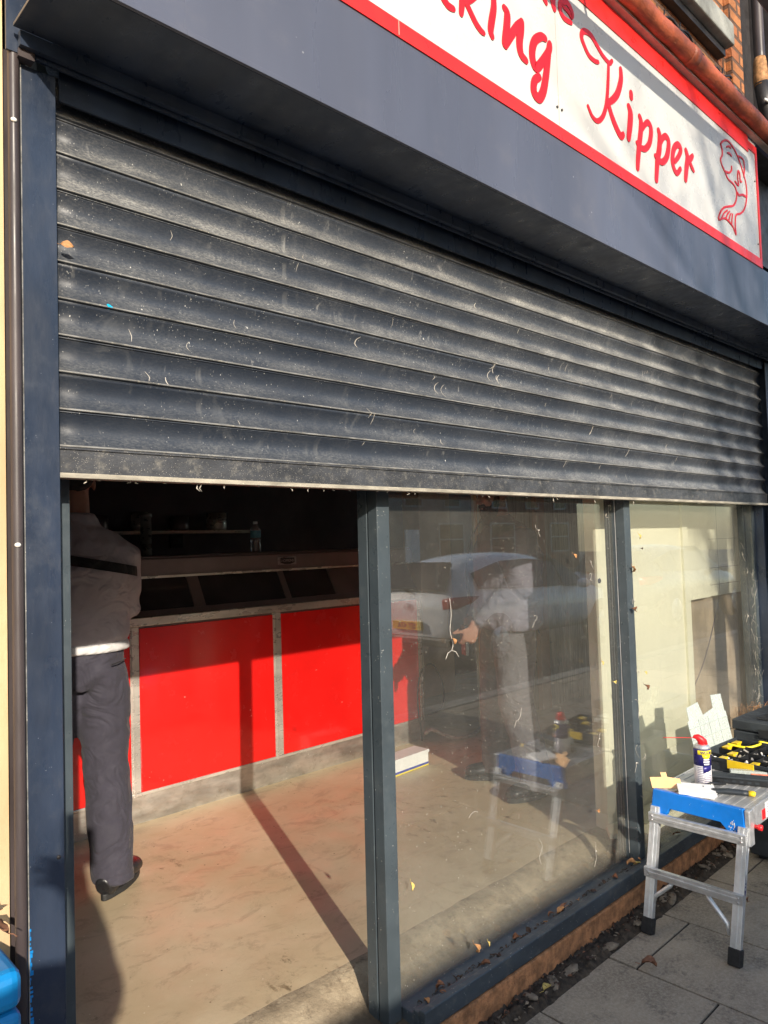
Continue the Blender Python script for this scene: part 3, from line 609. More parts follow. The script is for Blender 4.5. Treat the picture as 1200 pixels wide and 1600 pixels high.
# crumbs and webs hanging from the seal, scuffs on the laths
m = MB(); random.seed(3)
for k in range(30):
    x = random.choice([random.uniform(.6, 1.6), random.uniform(.6, 4.3)]); l = random.uniform(.002, .011) if k % 6 else .018
    m.tube([Vector((x, random.uniform(-.01, .01), 1.653)), Vector((x + random.uniform(-.006, .006), 0, 1.653 - l * .6)), Vector((x + random.uniform(-.008, .008), 0, 1.653 - l))], [.0008, .0016, .0007], 5)
m.build('hanging_crumbs', 'web', sh)['kind'] = 'stuff'
def scuff(x, z, pts, w=.004):
    path = smooth_path([(x + a, z + c) for a, c in pts], 5); mb = MB(); vs = []; fs = []
    for i, p in enumerate(path):
        d = (path[min(i + 1, len(path) - 1)] - path[max(i - 1, 0)]).normalized(); nr = Vector((-d.y, d.x)) * w * .5 * (.4 + .8 * math.sin(PI * i / (len(path) - 1)))
        for q in (p + nr, p - nr):
            u = ((q.y - ZB) / PITCH) % 1; u = 1 - u; zz = -u * PITCH
            yy = None
            for (y0, z0), (y1, z1) in zip(prof[:-1], prof[1:]):
                if z1 <= zz <= z0: yy = y0 + (y1 - y0) * (0 if abs(z0 - z1) < 1e-9 else (z0 - zz) / (z0 - z1)); break
            vs.append((q.x, (yy if yy is not None else 0) - .0006 + .002, q.y))
    for i in range(len(path) - 1): fs.append((2 * i, 2 * i + 1, 2 * i + 3, 2 * i + 2))
    mb.add(vs, fs); return mb
m = MB(); rs = random.Random(9)
arcs = [(1.73, 1.985), (1.76, 1.98), (1.99, 2.10), (2.02, 2.09), (2.0, 2.06), (2.05, 2.05), (1.40, 2.075), (2.62, 1.93), (3.3, 1.9), (2.9, 1.86)]
for (x, z) in arcs:
    s = rs.choice([-1, -1, 1]); hgt = rs.uniform(.012, .022); mm = scuff(x, z, [(0, hgt), (s * .012, hgt * .4), (s * .014, -hgt * .4), (s * .004, -hgt)], rs.uniform(.0015, .0035)); m.add(mm.v, mm.f)
for k in range(46):
    x = rs.uniform(.7, 4.2); z = rs.uniform(1.75, 2.3); h = rs.uniform(.006, .016); a = rs.uniform(-.008, .008)
    mm = scuff(x, z, [(0, h), (a, 0), (a * .3, -h)], rs.uniform(.0008, .0022)); m.add(mm.v, mm.f)
m.build('scuff_marks', 'web', sh)['kind'] = 'stuff'
scuff(.668, 2.027, [(-.002, .006), (.0, 0), (.001, -.006)], .009).build('paint_spot', M['can_blue'] if False else mat('cyan_spot', (.0, .45, .75), .4), sh)

# side guides
def guide(x0, x1, name, label):
    t = thing('shutter_guide', label, 'shutter guide', ((x0 + x1) / 2, 0, 0)); cx = (x0 + x1) / 2; h = (x1 - x0) / 2
    s = 1 if cx < 2 else -1
    m = MB(); m.box(-h, h, -.034, -.028, .0, 2.462); m.box(-s * h if s > 0 else h - .004, (-s * h + .004) if s > 0 else h, -.028, .10, .0, 2.46)
    m.box(-h + .005, h - .001, .022, .10, .0, 2.46); m.build('guide_channel', 'guide', t, .0015)
    m = MB(); m.box(-s * h - .0012, -s * h + .0008, -.0360, -.0345, .0, 2.46); m.build('guide_edge', 'shutter_edge', t)
    return t
g1 = guide(.481, .548, 'l', 'dark blue shutter guide at the left beside the brown conduit')
m = MB(); m.tube([Vector((.022, -.0355, .92)), Vector((.022, -.034, .92))], .004, 10); m.build('bolt', 'iron', g1)
g2 = guide(4.455, 4.53, 'r', 'dark shutter guide at the far right end of the shutter')
m = MB(); rs = random.Random(5)
for k in range(26):
    z = .60 + k * .008; m.box(-.0325 - .0001, -.0325 + rs.uniform(.001, .0065), -.0352, -.0343, z, z + rs.uniform(.003, .009))
for k in range(10):
    z = .42 + k * .017; m.box(-.0326, -.0325 + rs.uniform(.0005, .0015), -.0352, -.0343, z, z + .012)
m.build('paint_smear', mat('smear_blue', (.0, .25, .68), .5), g1)

# left edge: conduit and neighbour board
cd = thing('conduit_pipe', 'thin brown conduit with white clips left of the shutter guide', 'pipe', (.4660, -.040, 0))
MB().tube([Vector((0, 0, z)) for z in (0, 1, 2, 3, 4)], .0105, 14).build('pipe', 'pipe', cd)
for z in (.42, 1.52, 2.335, 3.1): MB().ell((-.003, -.011, z), .006, .004, .0045, 0, 10, 6).build('clip', 'clip', cd)
hb = thing('hoarding', 'pale timber board covering the neighbouring front at the left edge', 'board', (0, 0, 0))
bxs((-1.2, .4525, -.02, .0, .0, 4.2)).build('board', 'board', hb)
bxs((.4535, .482, .0, .05, 0, 2.5)).build('edge_strip', 'pipe', hb)

# ------------------------------------------------------------------ window frames
wf = thing('window_frame', 'dark grey metal shop window frame with three glazed bays and a doorway', 'window frame', (0, 0, 0))
def post(x0, x1, y0, y1, zb, name='mullion'):
    w_ = x1 - x0; m = MB(); h = 2.6
    m.box(x0, x1, y0, y0 + .040, zb, h, 0)                       # front member
    m.box(x0 + .004, x1 - .004, y0 + .0405, y0 + .046, zb, h, 0)
    m.box(x0, x1, y0 + .0465, y1, zb, h, 0)
    return m.build(name, 'frame', wf, .0018)
post(.556, .617, .100, .17, .1, 'door_jamb')
pm = post(1.526, 1.578, .090, .178, .1)
for v in pm.data.vertices: v.co.x -= .020 * max(0, (1.65 - v.co.z)) / 1.5
post(2.938, 2.992, .055, .150, .1)
post(4.435, 4.500, .070, .155, .1)
# glazing beads: thin bright lines on the mullions
m = MB(); m.box(2.9367, 2.9378, .0965, .0995, .16, 2.5)
m.build('glazing_bead', 'alu', wf)
m = MB()                                                        # stepped bottom rail
m.box(1.566, 4.56, .004, .030, .092, .150); m.box(1.566, 4.56, .031, .052, .092, .143); m.box(1.566, 4.56, .0525, .13, .092, .131)
m.build('bottom_rail', 'frame_dark', wf, .004, seg=3)
MB().box(.56, 4.5, .10, .16, 2.40, 2.47).build('top_rail', 'frame_dark', wf)
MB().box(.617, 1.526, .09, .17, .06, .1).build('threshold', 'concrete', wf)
for a, b_ in ((1.578, 2.938), (2.992, 4.435)):
    MB().box(a - (.016 if a < 2 else -.001), b_ - .001, .078 if a > 2 else .112, .084 if a > 2 else .118, .126, 2.42).build('glass_pane', 'glass', wf)

# ------------------------------------------------------------------ cream stud wall behind the right bay
cw = thing('partition_wall', 'cream painted boarded partition behind the right window bay', 'partition', (0, 0, 0))
YC = .28
bxs((3.085, 3.965, YC, YC + .06, .165, 2.6)).build('cream_board', 'cream', cw)
bxs((3.9655, 4.03, YC - .012, YC + .10, .165, 2.6)).build('corner_post', 'cream', cw)
bxs((4.031, 4.36, YC + .015, YC + .10, 1.135, 2.6), (4.3605, 5.2, YC + .03, YC + .10, 1.135, 2.6)).build('boxing', 'cream', cw, .002)
bxs((4.031, 5.2, YC + .07, YC + .12, .165, 1.1345)).build('bare_plaster', 'plaster', cw)
bxs((4.0305, 4.052, YC + .045, YC + .0695, .165, 1.134)).build('timber_edge', 'wood_edge', cw)
m = MB()
for z in (1.3, 1.47, 1.2): m.box(4.361, 5.0, YC + .0288, YC + .0298, z, z + .002)
m.box(4.52, 4.522, YC + .0288, YC + .0298, 1.14, 2.2); m.build('tile_joint', 'inner_wall', cw)
bxs((3.2, 4.36, .135, YC - .013, .150, .195)).build('base_ledge', 'cream', cw, .004)
m = MB(); m.tube([Vector((3.098, YC - .004, 1.30)), Vector((3.098, YC, 1.30))], .012, 10); m.build('knot', 'iron', cw)
m = MB(); pts = [Vector((4.06 + i * .05, YC + .068, .58 + .012 * i + .0035 * i * i)) for i in range(12)]; m.tube(pts, .003, 5); m.build('stain_line', 'inner_wall', cw)
bs = MB(); f2 = lambda u, v, t: (u, v, .172 + t)
bs.prism([(2.985, .215), (3.05, .165), (3.19, .16), (3.19, .262), (3.06, .275)], f2, .022)
tag(bs.build('loose_board', 'cream', bevel=.002), 'cream offcut of board lying on the floor behind the second mullion', 'board')

# tan column / pale leaning sheet inside, behind the second bay
tc = bxs((4.66, 5.06, 2.9, 3.1, .17, 2.72)).build('tan_pillar', 'inner_tan'); tag(tc, 'tan square pillar standing at the back beyond the counter', 'pillar')
ls = thing('leaning_sheet', 'tall pale sheet of board with an orange edge standing on the shop floor', 'board', (3.556, 1.36, .17), math.radians(38))
bxs((0, .46, 0, .018, 0, 1.98)).build('sheet', 'cream', ls); bxs((-.010, -.0002, -.001, .019, 0, 1.98)).build('edge', 'wood_edge', ls)
# electrics and boarding on a side wall deep in the shop
ev = thing('side_wall_boarding', 'green grey boarded wall with a pink pilaster deep behind the glass', 'wall', (0, 0, 0))
bxs((4.22, 6.0, 1.9, 1.95, .17, 2.6)).build('wall_panel', 'inner_green', ev)
bxs((4.9, 5.02, 1.86, 1.8995, .17, 2.6)).build('pilaster', 'inner_tan', ev)
rs = random.Random(2)
for (x, z, w_, h_) in ((4.50, 1.05, .17, .13), (4.28, .72, .16, .20), (4.52, .70, .15, .28), (4.30, 1.25, .14, .22), (4.62, 1.38, .14, .10)):
    e = thing('meter_box', '', 'meter box', (x, 1.86, z))
    bxs((0, w_, 0, .035, 0, h_)).build('box', 'clear_plastic' if rs.random() < .5 else 'stone', e, .004); bxs((.02, w_ - .02, -.006, -.0005, h_ * .5, h_ * .8)).build('panel', 'dark_case', e)
    e['label'] = {4.50: 'grey meter box right of centre on the boarded wall', 4.28: 'lowest left meter box on the boarded wall', 4.52: 'tall meter box at lower right of the boarded wall', 4.30: 'upper left meter box on the boarded wall', 4.62: 'small topmost meter box beside the pink pilaster'}[x]
    e['group'] = 'meter boxes on the boarded wall'
m = MB()
for k in range(7):
    x = 4.2 + k * .11; z = rs.uniform(.6, 1.3); pts = [Vector((x, 1.885, z)), Vector((x + .02, 1.87, z - .18)), Vector((x + .10, 1.87, z - .30)), Vector((x + .22, 1.88, z - .26 - .1 * rs.random()))]
    m.tube([Vector((*p,)) for p in pts], .006, 6)
tag(m.build('wall_wires', 'iron'), 'loose dark wires drooping between the meter boxes', 'wires')
m = MB(); pts = smooth3 = None
def smooth3d(pts, n=6):
    P_ = [Vector(p) for p in pts]; out = []
    for i in range(len(P_) - 1):
        p0 = P_[max(i - 1, 0)]; p1 = P_[i]; p2 = P_[i + 1]; p3 = P_[min(i + 2, len(P_) - 1)]
        for k in range(n):
            t = k / n; out.append(.5 * ((2 * p1) + (-p0 + p2) * t + (2 * p0 - 5 * p1 + 4 * p2 - p3) * t * t + (-p0 + 3 * p1 - 3 * p2 + p3) * t ** 3))
    out.append(P_[-1]); return out
tag(MB().tube(smooth3d([(3.50, 1.80, .28), (3.62, 1.85, .27), (3.75, 1.80, .20), (3.95, 1.8, .178), (4.2, 1.9, .178)]), .012, 8).build('floor_cable', 'web'), 'pale cable trailing across the floor beside the white box', 'cable')
tag(MB().tube(smooth3d([(3.62, 1.95, .18), (3.6, 1.96, .45), (3.66, 1.98, .62), (3.80, 2.0, .66), (3.90, 2.0, .5), (3.86, 1.98, .36), (3.7, 1.97, .33)]), .005, 8).build('hanging_cable', 'iron'), 'thin dark cable loop hanging at the end of the counter', 'cable')

# ------------------------------------------------------------------ frying range counter
ct = thing('serving_counter', 'red panelled stainless steel serving counter with a sloping glass cabinet', 'counter', (0, 0, 0))
YF = 2.0; CX0, CX1 = .32, 3.70
bxs((CX0, CX1, YF + .012, YF + .7, .17, 1.16)).build('carcass', 'range_top', ct)
panels = [(.80, 1.618), (1.668, 2.470), (2.528, 3.66)]
for a, b_ in panels: bxs((a, b_, YF - .003, YF + .010, .318, 1.118)).build('red_panel', 'red_panel', ct, .002)
m = MB()
for a, b_ in ((1.6195, 1.6665), (2.4715, 2.5265), (3.6615, 3.70), (.75, .798)):
    m.box(a, b_, YF - .002, YF + .010, .318, 1.128); m.box(a + .006, a + .018, YF - .008, YF - .0022, .30, 1.128)
m.build('trim_strip', 'steel', ct, .0015)
m = MB(); m.box(CX0, CX1, YF - .002, YF + .011, .300, .3165); m.box(CX0, CX1, YF - .012, YF + .011, 1.130, 1.172); m.build('steel_rail', 'steel', ct, .003)
bxs((CX0, CX1, YF + .002, YF + .011, .168, .299)).build('kick_plate', 'steel_scratched', ct)
# sloping cabinet: glass leaning back from the rail, heavy top rail above
def slope(x0, x1, z0, z1, t0, t1, mb, y0=None):
    ya = lambda z: YF + .03 + (z - 1.172) * .55
    vs = [(x0, ya(z0) + t0, z0), (x1, ya(z0) + t0, z0), (x1, ya(z1) + t0, z1), (x0, ya(z1) + t0, z1), (x0, ya(z0) + t1, z0), (x1, ya(z0) + t1, z0), (x1, ya(z1) + t1, z1), (x0, ya(z1) + t1, z1)]
    mb.add(vs, [(0, 1, 2, 3), (4, 7, 6, 5), (0, 4, 5, 1), (1, 5, 6, 2), (2, 6, 7, 3), (3, 7, 4, 0)])
m = MB(); slope(CX0, CX1, 1.173, 1.20, -.012, .03, m); m.build('cabinet_sill', 'range_top', ct)
bxs((CX0, CX1, YF + .07, YF + .72, 1.365, 1.462), (CX0, CX1, YF + .085, YF + .72, 1.4625, 1.475)).build('top_rail', 'range_top', ct, .004)
bxs((CX0, CX1, YF + .060, YF + .0695, 1.362, 1.374)).build('top_edge', 'steel', ct)
m = MB()
for x0, x1 in ((.5, 2.0), (2.07, 2.98), ): slope(x0, x1, 1.2005, 1.365, 0, .006, m)
m.build('cabinet_glass', 'range_glass', ct)
m = MB()
for x0, x1 in ((1.58, 1.625), (2.0005, 2.069), (2.60, 2.64)): slope(x0, x1, 1.2005, 1.3648, -.008, -.0005, m)
slope(2.981, CX1, 1.2005, 1.3648, -.006, .012, m); m.build('cabinet_post', 'range_top', ct)
bdg = bxs((2.565, 2.70, YF + .064, YF + .0695, 1.398, 1.446)).build('maker_badge', 'badge', ct, .004)
f3 = lambda u, v, t: (u, YF + .0636 - t, v)
MB().prism([(2.582, 1.438), (2.683, 1.438), (2.683, 1.41), (2.65, 1.4), (2.615, 1.4), (2.582, 1.41)], f3, .002).build('badge_plate', 'badge_dark', bdg)
textmesh('HOPKINS', .022, lambda x, y, z: Vector((2.632 + x, YF + .0612 - z, 1.421 + y)), name='badge_lettering', mats='badge', parent=bdg, bold=.0004)

# bottle on the counter
bt = thing('water_bottle', 'clear plastic water bottle with a blue label standing on the counter top', 'bottle', (2.57, 2.30, 1.476))
pl = mat('bottle_plastic', (.45, .42, .44), .12, 0, .1, 30); pl.node_tree.nodes['Principled BSDF'].inputs['Transmission Weight'].default_value = .55
MB().lathe([(.028, 0), (.031, .006), (.031, .05), (.028, .06), (.031, .07), (.031, .088)], n=20).lathe([(.031, .132), (.03, .142), (.018, .165), (.013, .172)], n=20).build('bottle_body', pl, bt)
MB().lathe([(.0315, .0885), (.0315, .1315)], n=20).build('blue_label', mat('label_blue', (.16, .42, .50), .5), bt)
MB().lathe([(.014, .1725), (.014, .188)], n=14).build('cap', 'white_paper', bt)
# shiny flue and things on the back wall
fl = MB().lathe([(.035, 1.3), (.035, 1.72), (.04, 1.722), (.04, 1.745), (.03, 1.75)], (2.20, 3.0, .17 - .17), n=20).build('steel_flue', 'steel'); tag(fl, 'thin shiny steel flue rising behind the counter', 'flue')
sk_ = thing('wall_socket', 'dark square switch box on the back wall above the counter', 'switch', (2.62, 3.395, 1.52)); bxs((-.05, .05, -.02, 0, 0, .11)).build('box', 'black', sk_, .004); bxs((-.03, .03, -.026, -.0205, .03, .07)).build('panel', 'dark_case', sk_)
# hot extraction canopy dark mass
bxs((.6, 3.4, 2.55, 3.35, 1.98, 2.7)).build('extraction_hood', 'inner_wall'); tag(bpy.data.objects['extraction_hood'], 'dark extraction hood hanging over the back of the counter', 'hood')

shf = thing('wall_shelf', 'long steel shelf with pots high on the back wall behind the counter', 'shelf', (1.2, 3.2, 1.62))
bxs((0, 2.0, 0, .19, 0, .02)).build('shelf_board', 'steel', shf)
for i in range(6): MB().lathe([(.05 + .01 * (i % 3), 0), (.055 + .01 * (i % 3), .01), (.055 + .01 * (i % 3), .10 + .03 * (i % 2))], (.2 + i * .3, .1, .021), 18).build('pot', 'steel' if i % 2 else 'range_top', shf)
# white box on the floor
wb = thing('cardboard_box', 'white cardboard box with blue and yellow printed band on the floor', 'box', (3.19, 1.62, .171), math.radians(3))
bxs((-.22, .085, -.05, .06, 0, .088)).build('box_body', 'white_paper', wb, .002); bxs((-.221, .086, -.0506, -.0501, .009, .022)).build('blue_band', mat('band_blue', (.05, .07, .40), .5), wb)
bxs((-.221, .086, -.0506, -.0501, .001, .0085)).build('yellow_band', 'can_yellow', wb)
bxs((-.225, .090, -.055, .065, .078, .094)).build('lid', 'white_paper', wb, .002)

# ================================================================== WORK PLATFORM AND TOOLS
wp = thing('work_platform', 'low aluminium work platform with a blue plastic end, holding tools, by the window', 'platform', (2.80, -.27, 0))
HW = .178; TZ = .500
bxs((0.012, 1.36, -HW + .006, HW - .006, TZ - .022, TZ)).build('deck', 'alu_top', wp, .002)
m = MB()
for k in range(9): m.box(.02, 1.35, -HW + .02 + k * .037, -HW + .032 + k * .037, TZ + .0003, TZ + .0018)
m.build('deck_ribs', 'alu_top', wp)
bxs((0.012, 1.36, -HW - .004, -HW + .0055, TZ - .075, TZ + .001), (0.012, 1.36, HW - .0055, HW + .004, TZ - .075, TZ + .001)).build('side_rail', 'alu', wp, .0015)
fe = lambda u, v, t: (-.012 + t, u, v)
pol = [(-HW + .012, TZ + .004), (HW - .004, TZ + .006), (HW + .004, TZ - .055), (HW + .012, TZ - .062), (HW + .010, TZ - .085), (HW - .055, TZ - .085), (HW - .068, TZ - .058), (-HW + .095, TZ - .060), (-HW + .065, TZ - .092), (-HW + .055, TZ - .105), (-HW + .006, TZ - .105), (-HW - .002, TZ - .090), (-HW + .008, TZ - .06)]
MB().prism(pol, fe, .022).build('end_cap', 'blue', wp, .003)
bxs((-.010, .03, -HW - .010, -HW + .008, TZ - .125, TZ + .002)).build('corner_block', 'alu', wp, .003)
m = MB(); rs = random.Random(8)
for k in range(26):
    y = -HW + .052 + rs.uniform(-.012, .012); z = TZ - .07 + rs.uniform(-.028, .028); a = rs.uniform(.001, .004); m.box(-.0128, -.0123, y, y + a, z, z + a * rs.uniform(1, 3))
m.build('paint_chips', 'clip', wp)
MB().tube([Vector((.05, -HW - .005, TZ - .068)), Vector((.05, -HW - .016, TZ - .068)), Vector((.05, -HW - .017, TZ - .068)), Vector((.05, -HW - .030, TZ - .068))], [.007, .007, .011, .010], 14).build('release_button', 'red_plastic', wp)
stk = bxs((.16, .27, -HW - .0056, -HW - .0042, TZ - .066, TZ - .012)).build('warning_sticker', 'white_paper', wp)
bxs((.125, .156, -HW - .0056, -HW - .0042, TZ - .066, TZ - .030)).build('red_sticker', 'red_plastic', wp)
m = MB()
for k in range(5): m.box(.17, .26 - (k % 2) * .02, -HW - .0060, -HW - .0057, TZ - .058 + k * .009, TZ - .0555 + k * .009)
m.build('sticker_lines', 'badge_dark', stk)
def bar(mb, a, b, w_, h_, mi=0, up=(0, 0, 1)):
    a = Vector(a); b = Vector(b); d = (b - a); L = d.length; d.normalize(); s = Vector(up).cross(d).normalized(); u = d.cross(s)
    vs = [];
    for p in (a, b):
        for x, y in ((-1, -1), (1, -1), (1, 1), (-1, 1)): vs.append(p + s * x * w_ / 2 + u * y * h_ / 2)
    mb.add(vs, [(0, 1, 2, 3), (4, 7, 6, 5), (0, 4, 5, 1), (1, 5, 6, 2), (2, 6, 7, 3), (3, 7, 4, 0)], mi)
def legframe(sgn, xo):
    X = lambda z: xo + sgn * (-.13 + .13 * z / .46)
    for s in (-1, 1):
        yb = s * (HW - .018); yt = s * (HW - .012); m = MB()
        bar(m, (X(.045), yb, .045), (X(.44), yt, .44), .036, .024, up=(1, 0, 0)); 
        bar(m, (X(.045) - sgn * .0125, yb, .045), (X(.44) - sgn * .0125, yt, .44), .010, .003, up=(1, 0, 0))
        lg = m.build('leg', 'alu', wp, .002)
        m = MB(); bar(m, (X(0) , yb, .0), (X(.055), yb, .055), .044, .034, up=(1, 0, 0)); m.build('rubber_foot', 'rubber', lg, .004)
        if s == -1 and sgn == 1:
            st = MB(); bar(st, (X(.215) + .0, yb - .0186, .215), (X(.375), yt - .0186, .375), .0006, .012, up=(1, 0, 0)); so_ = st.build('sticker', 'white_paper', lg)
            def vt(x, y, z): zz = .295 + x; return Vector((X(zz) + y, yb - .0196 - z - .002, zz))
            m2 = MB()
            for (z0, z1) in ((.222, .240), (.350, .368)):
                zs, ze = (z0, z1) if z0 > .3 else (z1, z0)
                m2.add([(X(zs) - .005, yb - .0216, zs), (X(zs) + .005, yb - .0216, zs), (X(ze), yb - .0216, ze), (X(zs) - .005, yb - .0200, zs), (X(zs) + .005, yb - .0200, zs), (X(ze), yb - .0200, ze)], [(0, 1, 2), (3, 5, 4), (0, 3, 4, 1), (1, 4, 5, 2), (2, 5, 3, 0)])
            for k in range(9): zz = .248 + k * .0105; m2.box(X(zz) - .0035, X(zz) + .0035, yb - .0214, yb - .0200, zz, zz + .0055)
            m2.build('sticker_marks', 'can_blue', so_)
    for z, over in ((.405, .012), (.213, .016)):
        m = MB(); bar(m, (X(z) - sgn * .016, -HW - .004, z), (X(z) - sgn * .016, HW + .006, z), .016, .036); bar(m, (X(z) - sgn * .0255, -HW + .01, z), (X(z) - sgn * .0255, HW - .01, z), .003, .012)
        cb_ = m.build('crossbar', 'alu', wp, .002)
        m = MB()
        for s in (-1, 1):
            for dz in (-.008, .008): m.tube([Vector((X(z) - sgn * .026, s * (HW - .010), z + dz)), Vector((X(z) - sgn * .029, s * (HW - .010), z + dz))], .0035, 8)
        m.build('rivet', 'alu', cb_)
    m = MB()
    m.tube([Vector((X(.195), HW - .10, .195)), Vector((X(.18), HW - .09, .18)), Vector((X(.13), HW - .035, .13)), Vector((X(.12), HW - .030, .10))], [.006, .0085, .0085, .005], 10)
    m.build('brace', 'alu', wp)
    m = MB()
    m.tube([Vector((X(.195), -HW + .13, .195)), Vector((X(.18), -HW + .12, .18)), Vector((X(.12), -HW + .052, .12)), Vector((X(.10), -HW + .045, .085))], [.006, .0085, .0085, .005], 10)
    m.build('brace', 'alu', wp)
legframe(1, .0); legframe(-1, 1.36)

T0 = TZ + .0022
# spray can
sc = thing('spray_can', 'blue and yellow spray lubricant can with a red smart straw nozzle on the platform', 'spray can', (2.985, -.212, T0), math.radians(-128))
r = .0325
MB().lathe([(r - .002, 0), (r, .002), (r, .078)], n=32).build('can_lower', 'can_white', sc)
MB().lathe([(r + .0002, .0781), (r + .0002, .130), (r + .0002, .143)], n=32).build('can_label', 'can_blue', sc)
MB().lathe([(r, .1432), (r - .002, .150), (r - .008, .156), (r - .010, .158)], n=32).build('can_shoulder', 'alu', sc)
def cyl(rr):
    return lambda x, y, z: Vector((rr * math.cos(x / rr) + z * math.cos(x / rr), rr * math.sin(x / rr) + z * math.sin(x / rr), y))
def curved(mb, poly, rr, th=.0006):
    # fan of points around a polygon, subdivided so it follows the can
    f = cyl(rr)
    us = [p[0] for p in poly]; a, b_ = min(us), max(us); N = 24
    def span(u):
        vs = []
        for (u0, v0), (u1, v1) in zip(poly, poly[1:] + poly[:1]):
            if (u0 - u) * (u1 - u) <= 0 and abs(u1 - u0) > 1e-9: vs.append(v0 + (v1 - v0) * (u - u0) / (u1 - u0))
        return (min(vs), max(vs)) if vs else (0, 0)
    V = []
    for i in range(N + 1):
        u = a + (b_ - a) * (i / N * .998 + .001); lo, hi = span(u); V += [f(u, lo, 0), f(u, hi, 0), f(u, lo, -th), f(u, hi, -th)]
    F = []
    for i in range(N): q = i * 4; F += [(q, q + 4, q + 5, q + 1), (q + 2, q + 3, q + 7, q + 6), (q, q + 2, q + 6, q + 4), (q + 1, q + 5, q + 7, q + 3)]
    mb.add(V, F, 0, True)
R2 = r + .0009
m = MB(); curved(m, [(-.034, .122), (.034, .122), (.034, .139), (-.034, .139)], R2); curved(m, [(.0165 * math.cos(t) , .117 + .012 * math.sin(t)) for t in [i * PI / 10 + PI for i in range(11)]] + [(.0165, .1222), (-.0165, .1222)], R2 + .0001)
m.build('yellow_shield', 'can_yellow', sc)
fz = cyl(R2 + .0005)
textmesh('WD-40', .0155, lambda x, y, z: fz(x, y + .130, z * .3), name='can_lettering', mats='can_blue', parent=sc, bold=.0004)
m = MB()
for k, wd in enumerate((.012, .013, .011)): curved(m, [(-wd, .101 - k * .009), (wd, .101 - k * .009), (wd, .1065 - k * .009), (-wd, .1065 - k * .009)], R2 + .0002)
m.build('white_text_lines', 'white_paper', sc)
m = MB(); curved(m, [(-.015, .050), (.022, .062), (.022, .079), (-.015, .079)], R2 - .0002); m.build('blue_patch', 'can_blue', sc)
m = MB()
for k in range(9): curved(m, [(-.038, .015 + k * .007), (-.017 + .003 * (k % 3), .015 + k * .007), (-.017 + .003 * (k % 3), .0165 + k * .007), (-.038, .0165 + k * .007)], R2)
for k in range(5): curved(m, [(-.012, .012 + k * .007), (.02 - .004 * (k % 2), .012 + k * .007), (.02 - .004 * (k % 2), .0135 + k * .007), (-.012, .0135 + k * .007)], R2)
m.build('small_print', 'can_blue', sc)
m = MB()   # smart straw head: swept wedge leaning towards the window
hd = [((.0, .004, .158), .020, .019), ((.002, .002, .168), .019, .018), ((.003, -.006, .178), .017, .015), ((.002, -.018, .187), .013, .012), ((.0, -.028, .188), .008, .008), ((0, -.034, .185), .004, .004)]
m.loft([(c, a, b_) for c, a, b_ in hd], 18, up=(1, 0, 0)); hd_ = m.build('nozzle', 'red_plastic', sc)
MB().tube([Vector((0, -.030, .1845)), Vector((0, -.160, .192))], .0012, 6).build('straw', 'red_plastic', hd_)
# orange card, white booklet pack
oc = thing('orange_card', 'bright orange folded card standing behind the white booklet', 'card', (2.83, -.135, T0), math.radians(-60))
MB().prism([(-.055, 0), (-.062, .040), (-.018, .043), (-.022, .060), (.0, .062), (.004, .044), (.050, .040), (.058, .004)], lambda u, v, t: (u, t + v * .55, v * .88 + .002), .0012).build('card', 'orange_card', oc)
bk = thing('booklet', 'stack of white instruction booklets lying at the platform end', 'booklet', (2.865, -.235, T0), math.radians(14))
bxs((-.052, .045, -.072, .06, 0, .004)).build('lower_booklet', 'white_paper', bk, .0006)
mt = Matrix.Translation((0, 0, .0045)) @ Euler((.03, -.10, .28)).to_matrix().to_4x4()
m = MB(); m.box(-.048, .048, -.068, .068, .004, .012, 0, mt); m.build('upper_booklet', 'white_paper', bk, .0008)
m = MB(); m.box(.02, .03, -.03, -.026, .01225, .0126, 0, mt); m.build('print', 'badge_dark', bk)
# pry tool / dark files
def tool(name, label, cat, loc, rz): return thing(name, label, cat, loc, math.radians(rz))
t = tool('utility_knife', 'grey handled utility knife with a yellow end lying flat', 'knife', (2.93, -.352, T0), -66)
MB().loft([((-.085, 0, .009), .006, .005), ((-.07, 0, .011), .014, .009), ((-.02, .003, .012), .016, .011), ((.03, 0, .012), .013, .010), ((.05, 0, .011), .013, .010)], 14, up=(0, 1, 0)).build('handle', 'dark_case', t)
MB().loft([((.0505, 0, .011), .0135, .0105), ((.068, -.001, .011), .013, .010), ((.074, -.002, .010), .008, .007)], 14, up=(0, 1, 0)).build('yellow_end', 'yellow', t)
MB().tube([Vector((-.083, 0, .009)), Vector((-.12, .004, .006)), Vector((-.14, .008, .004))], [.004, .003, .001], 8).build('tip', 'steel', t)
t = tool('black_level', 'long black tool case with a folded lid lying across the platform', 'tool case', (3.075, -.305, T0), -70)
bxs((-.125, .115, -.019, .019, 0, .024)).build('body', 'black', t, .003); m = MB(); m.box(-.11, .125, -.022, .018, .0245, .034, 0, Euler((.16, 0, .05)).to_matrix().to_4x4()); m.build('lid', 'dark_case', t, .003)
m = MB()
for k in range(7): m.box(-.10 + k * .028, -.085 + k * .028, -.0205, -.0192, .008, .016)
m.build('grip_marks', 'dark_case', t)
t = tool('screw_pliers', 'pair of small black pliers with steel jaws beside the spray can', 'pliers', (2.975, -.245, T0), -30)
MB().tube([Vector((-.04, .01, .006)), Vector((0, .002, .007)), Vector((.06, .016, .006))], [.005, .006, .004], 8).tube([Vector((-.04, -.012, .006)), Vector((0, -.002, .012)), Vector((.06, -.012, .006))], [.005, .006, .004], 8).build('handles', 'black', t)
MB().ell((.0, 0, .009), .012, .009, .006).build('joint', 'steel', t)
t = tool('bit_case', 'small clear plastic case with orange bits inside beside the organiser', 'case', (3.17, -.335, T0), -62)
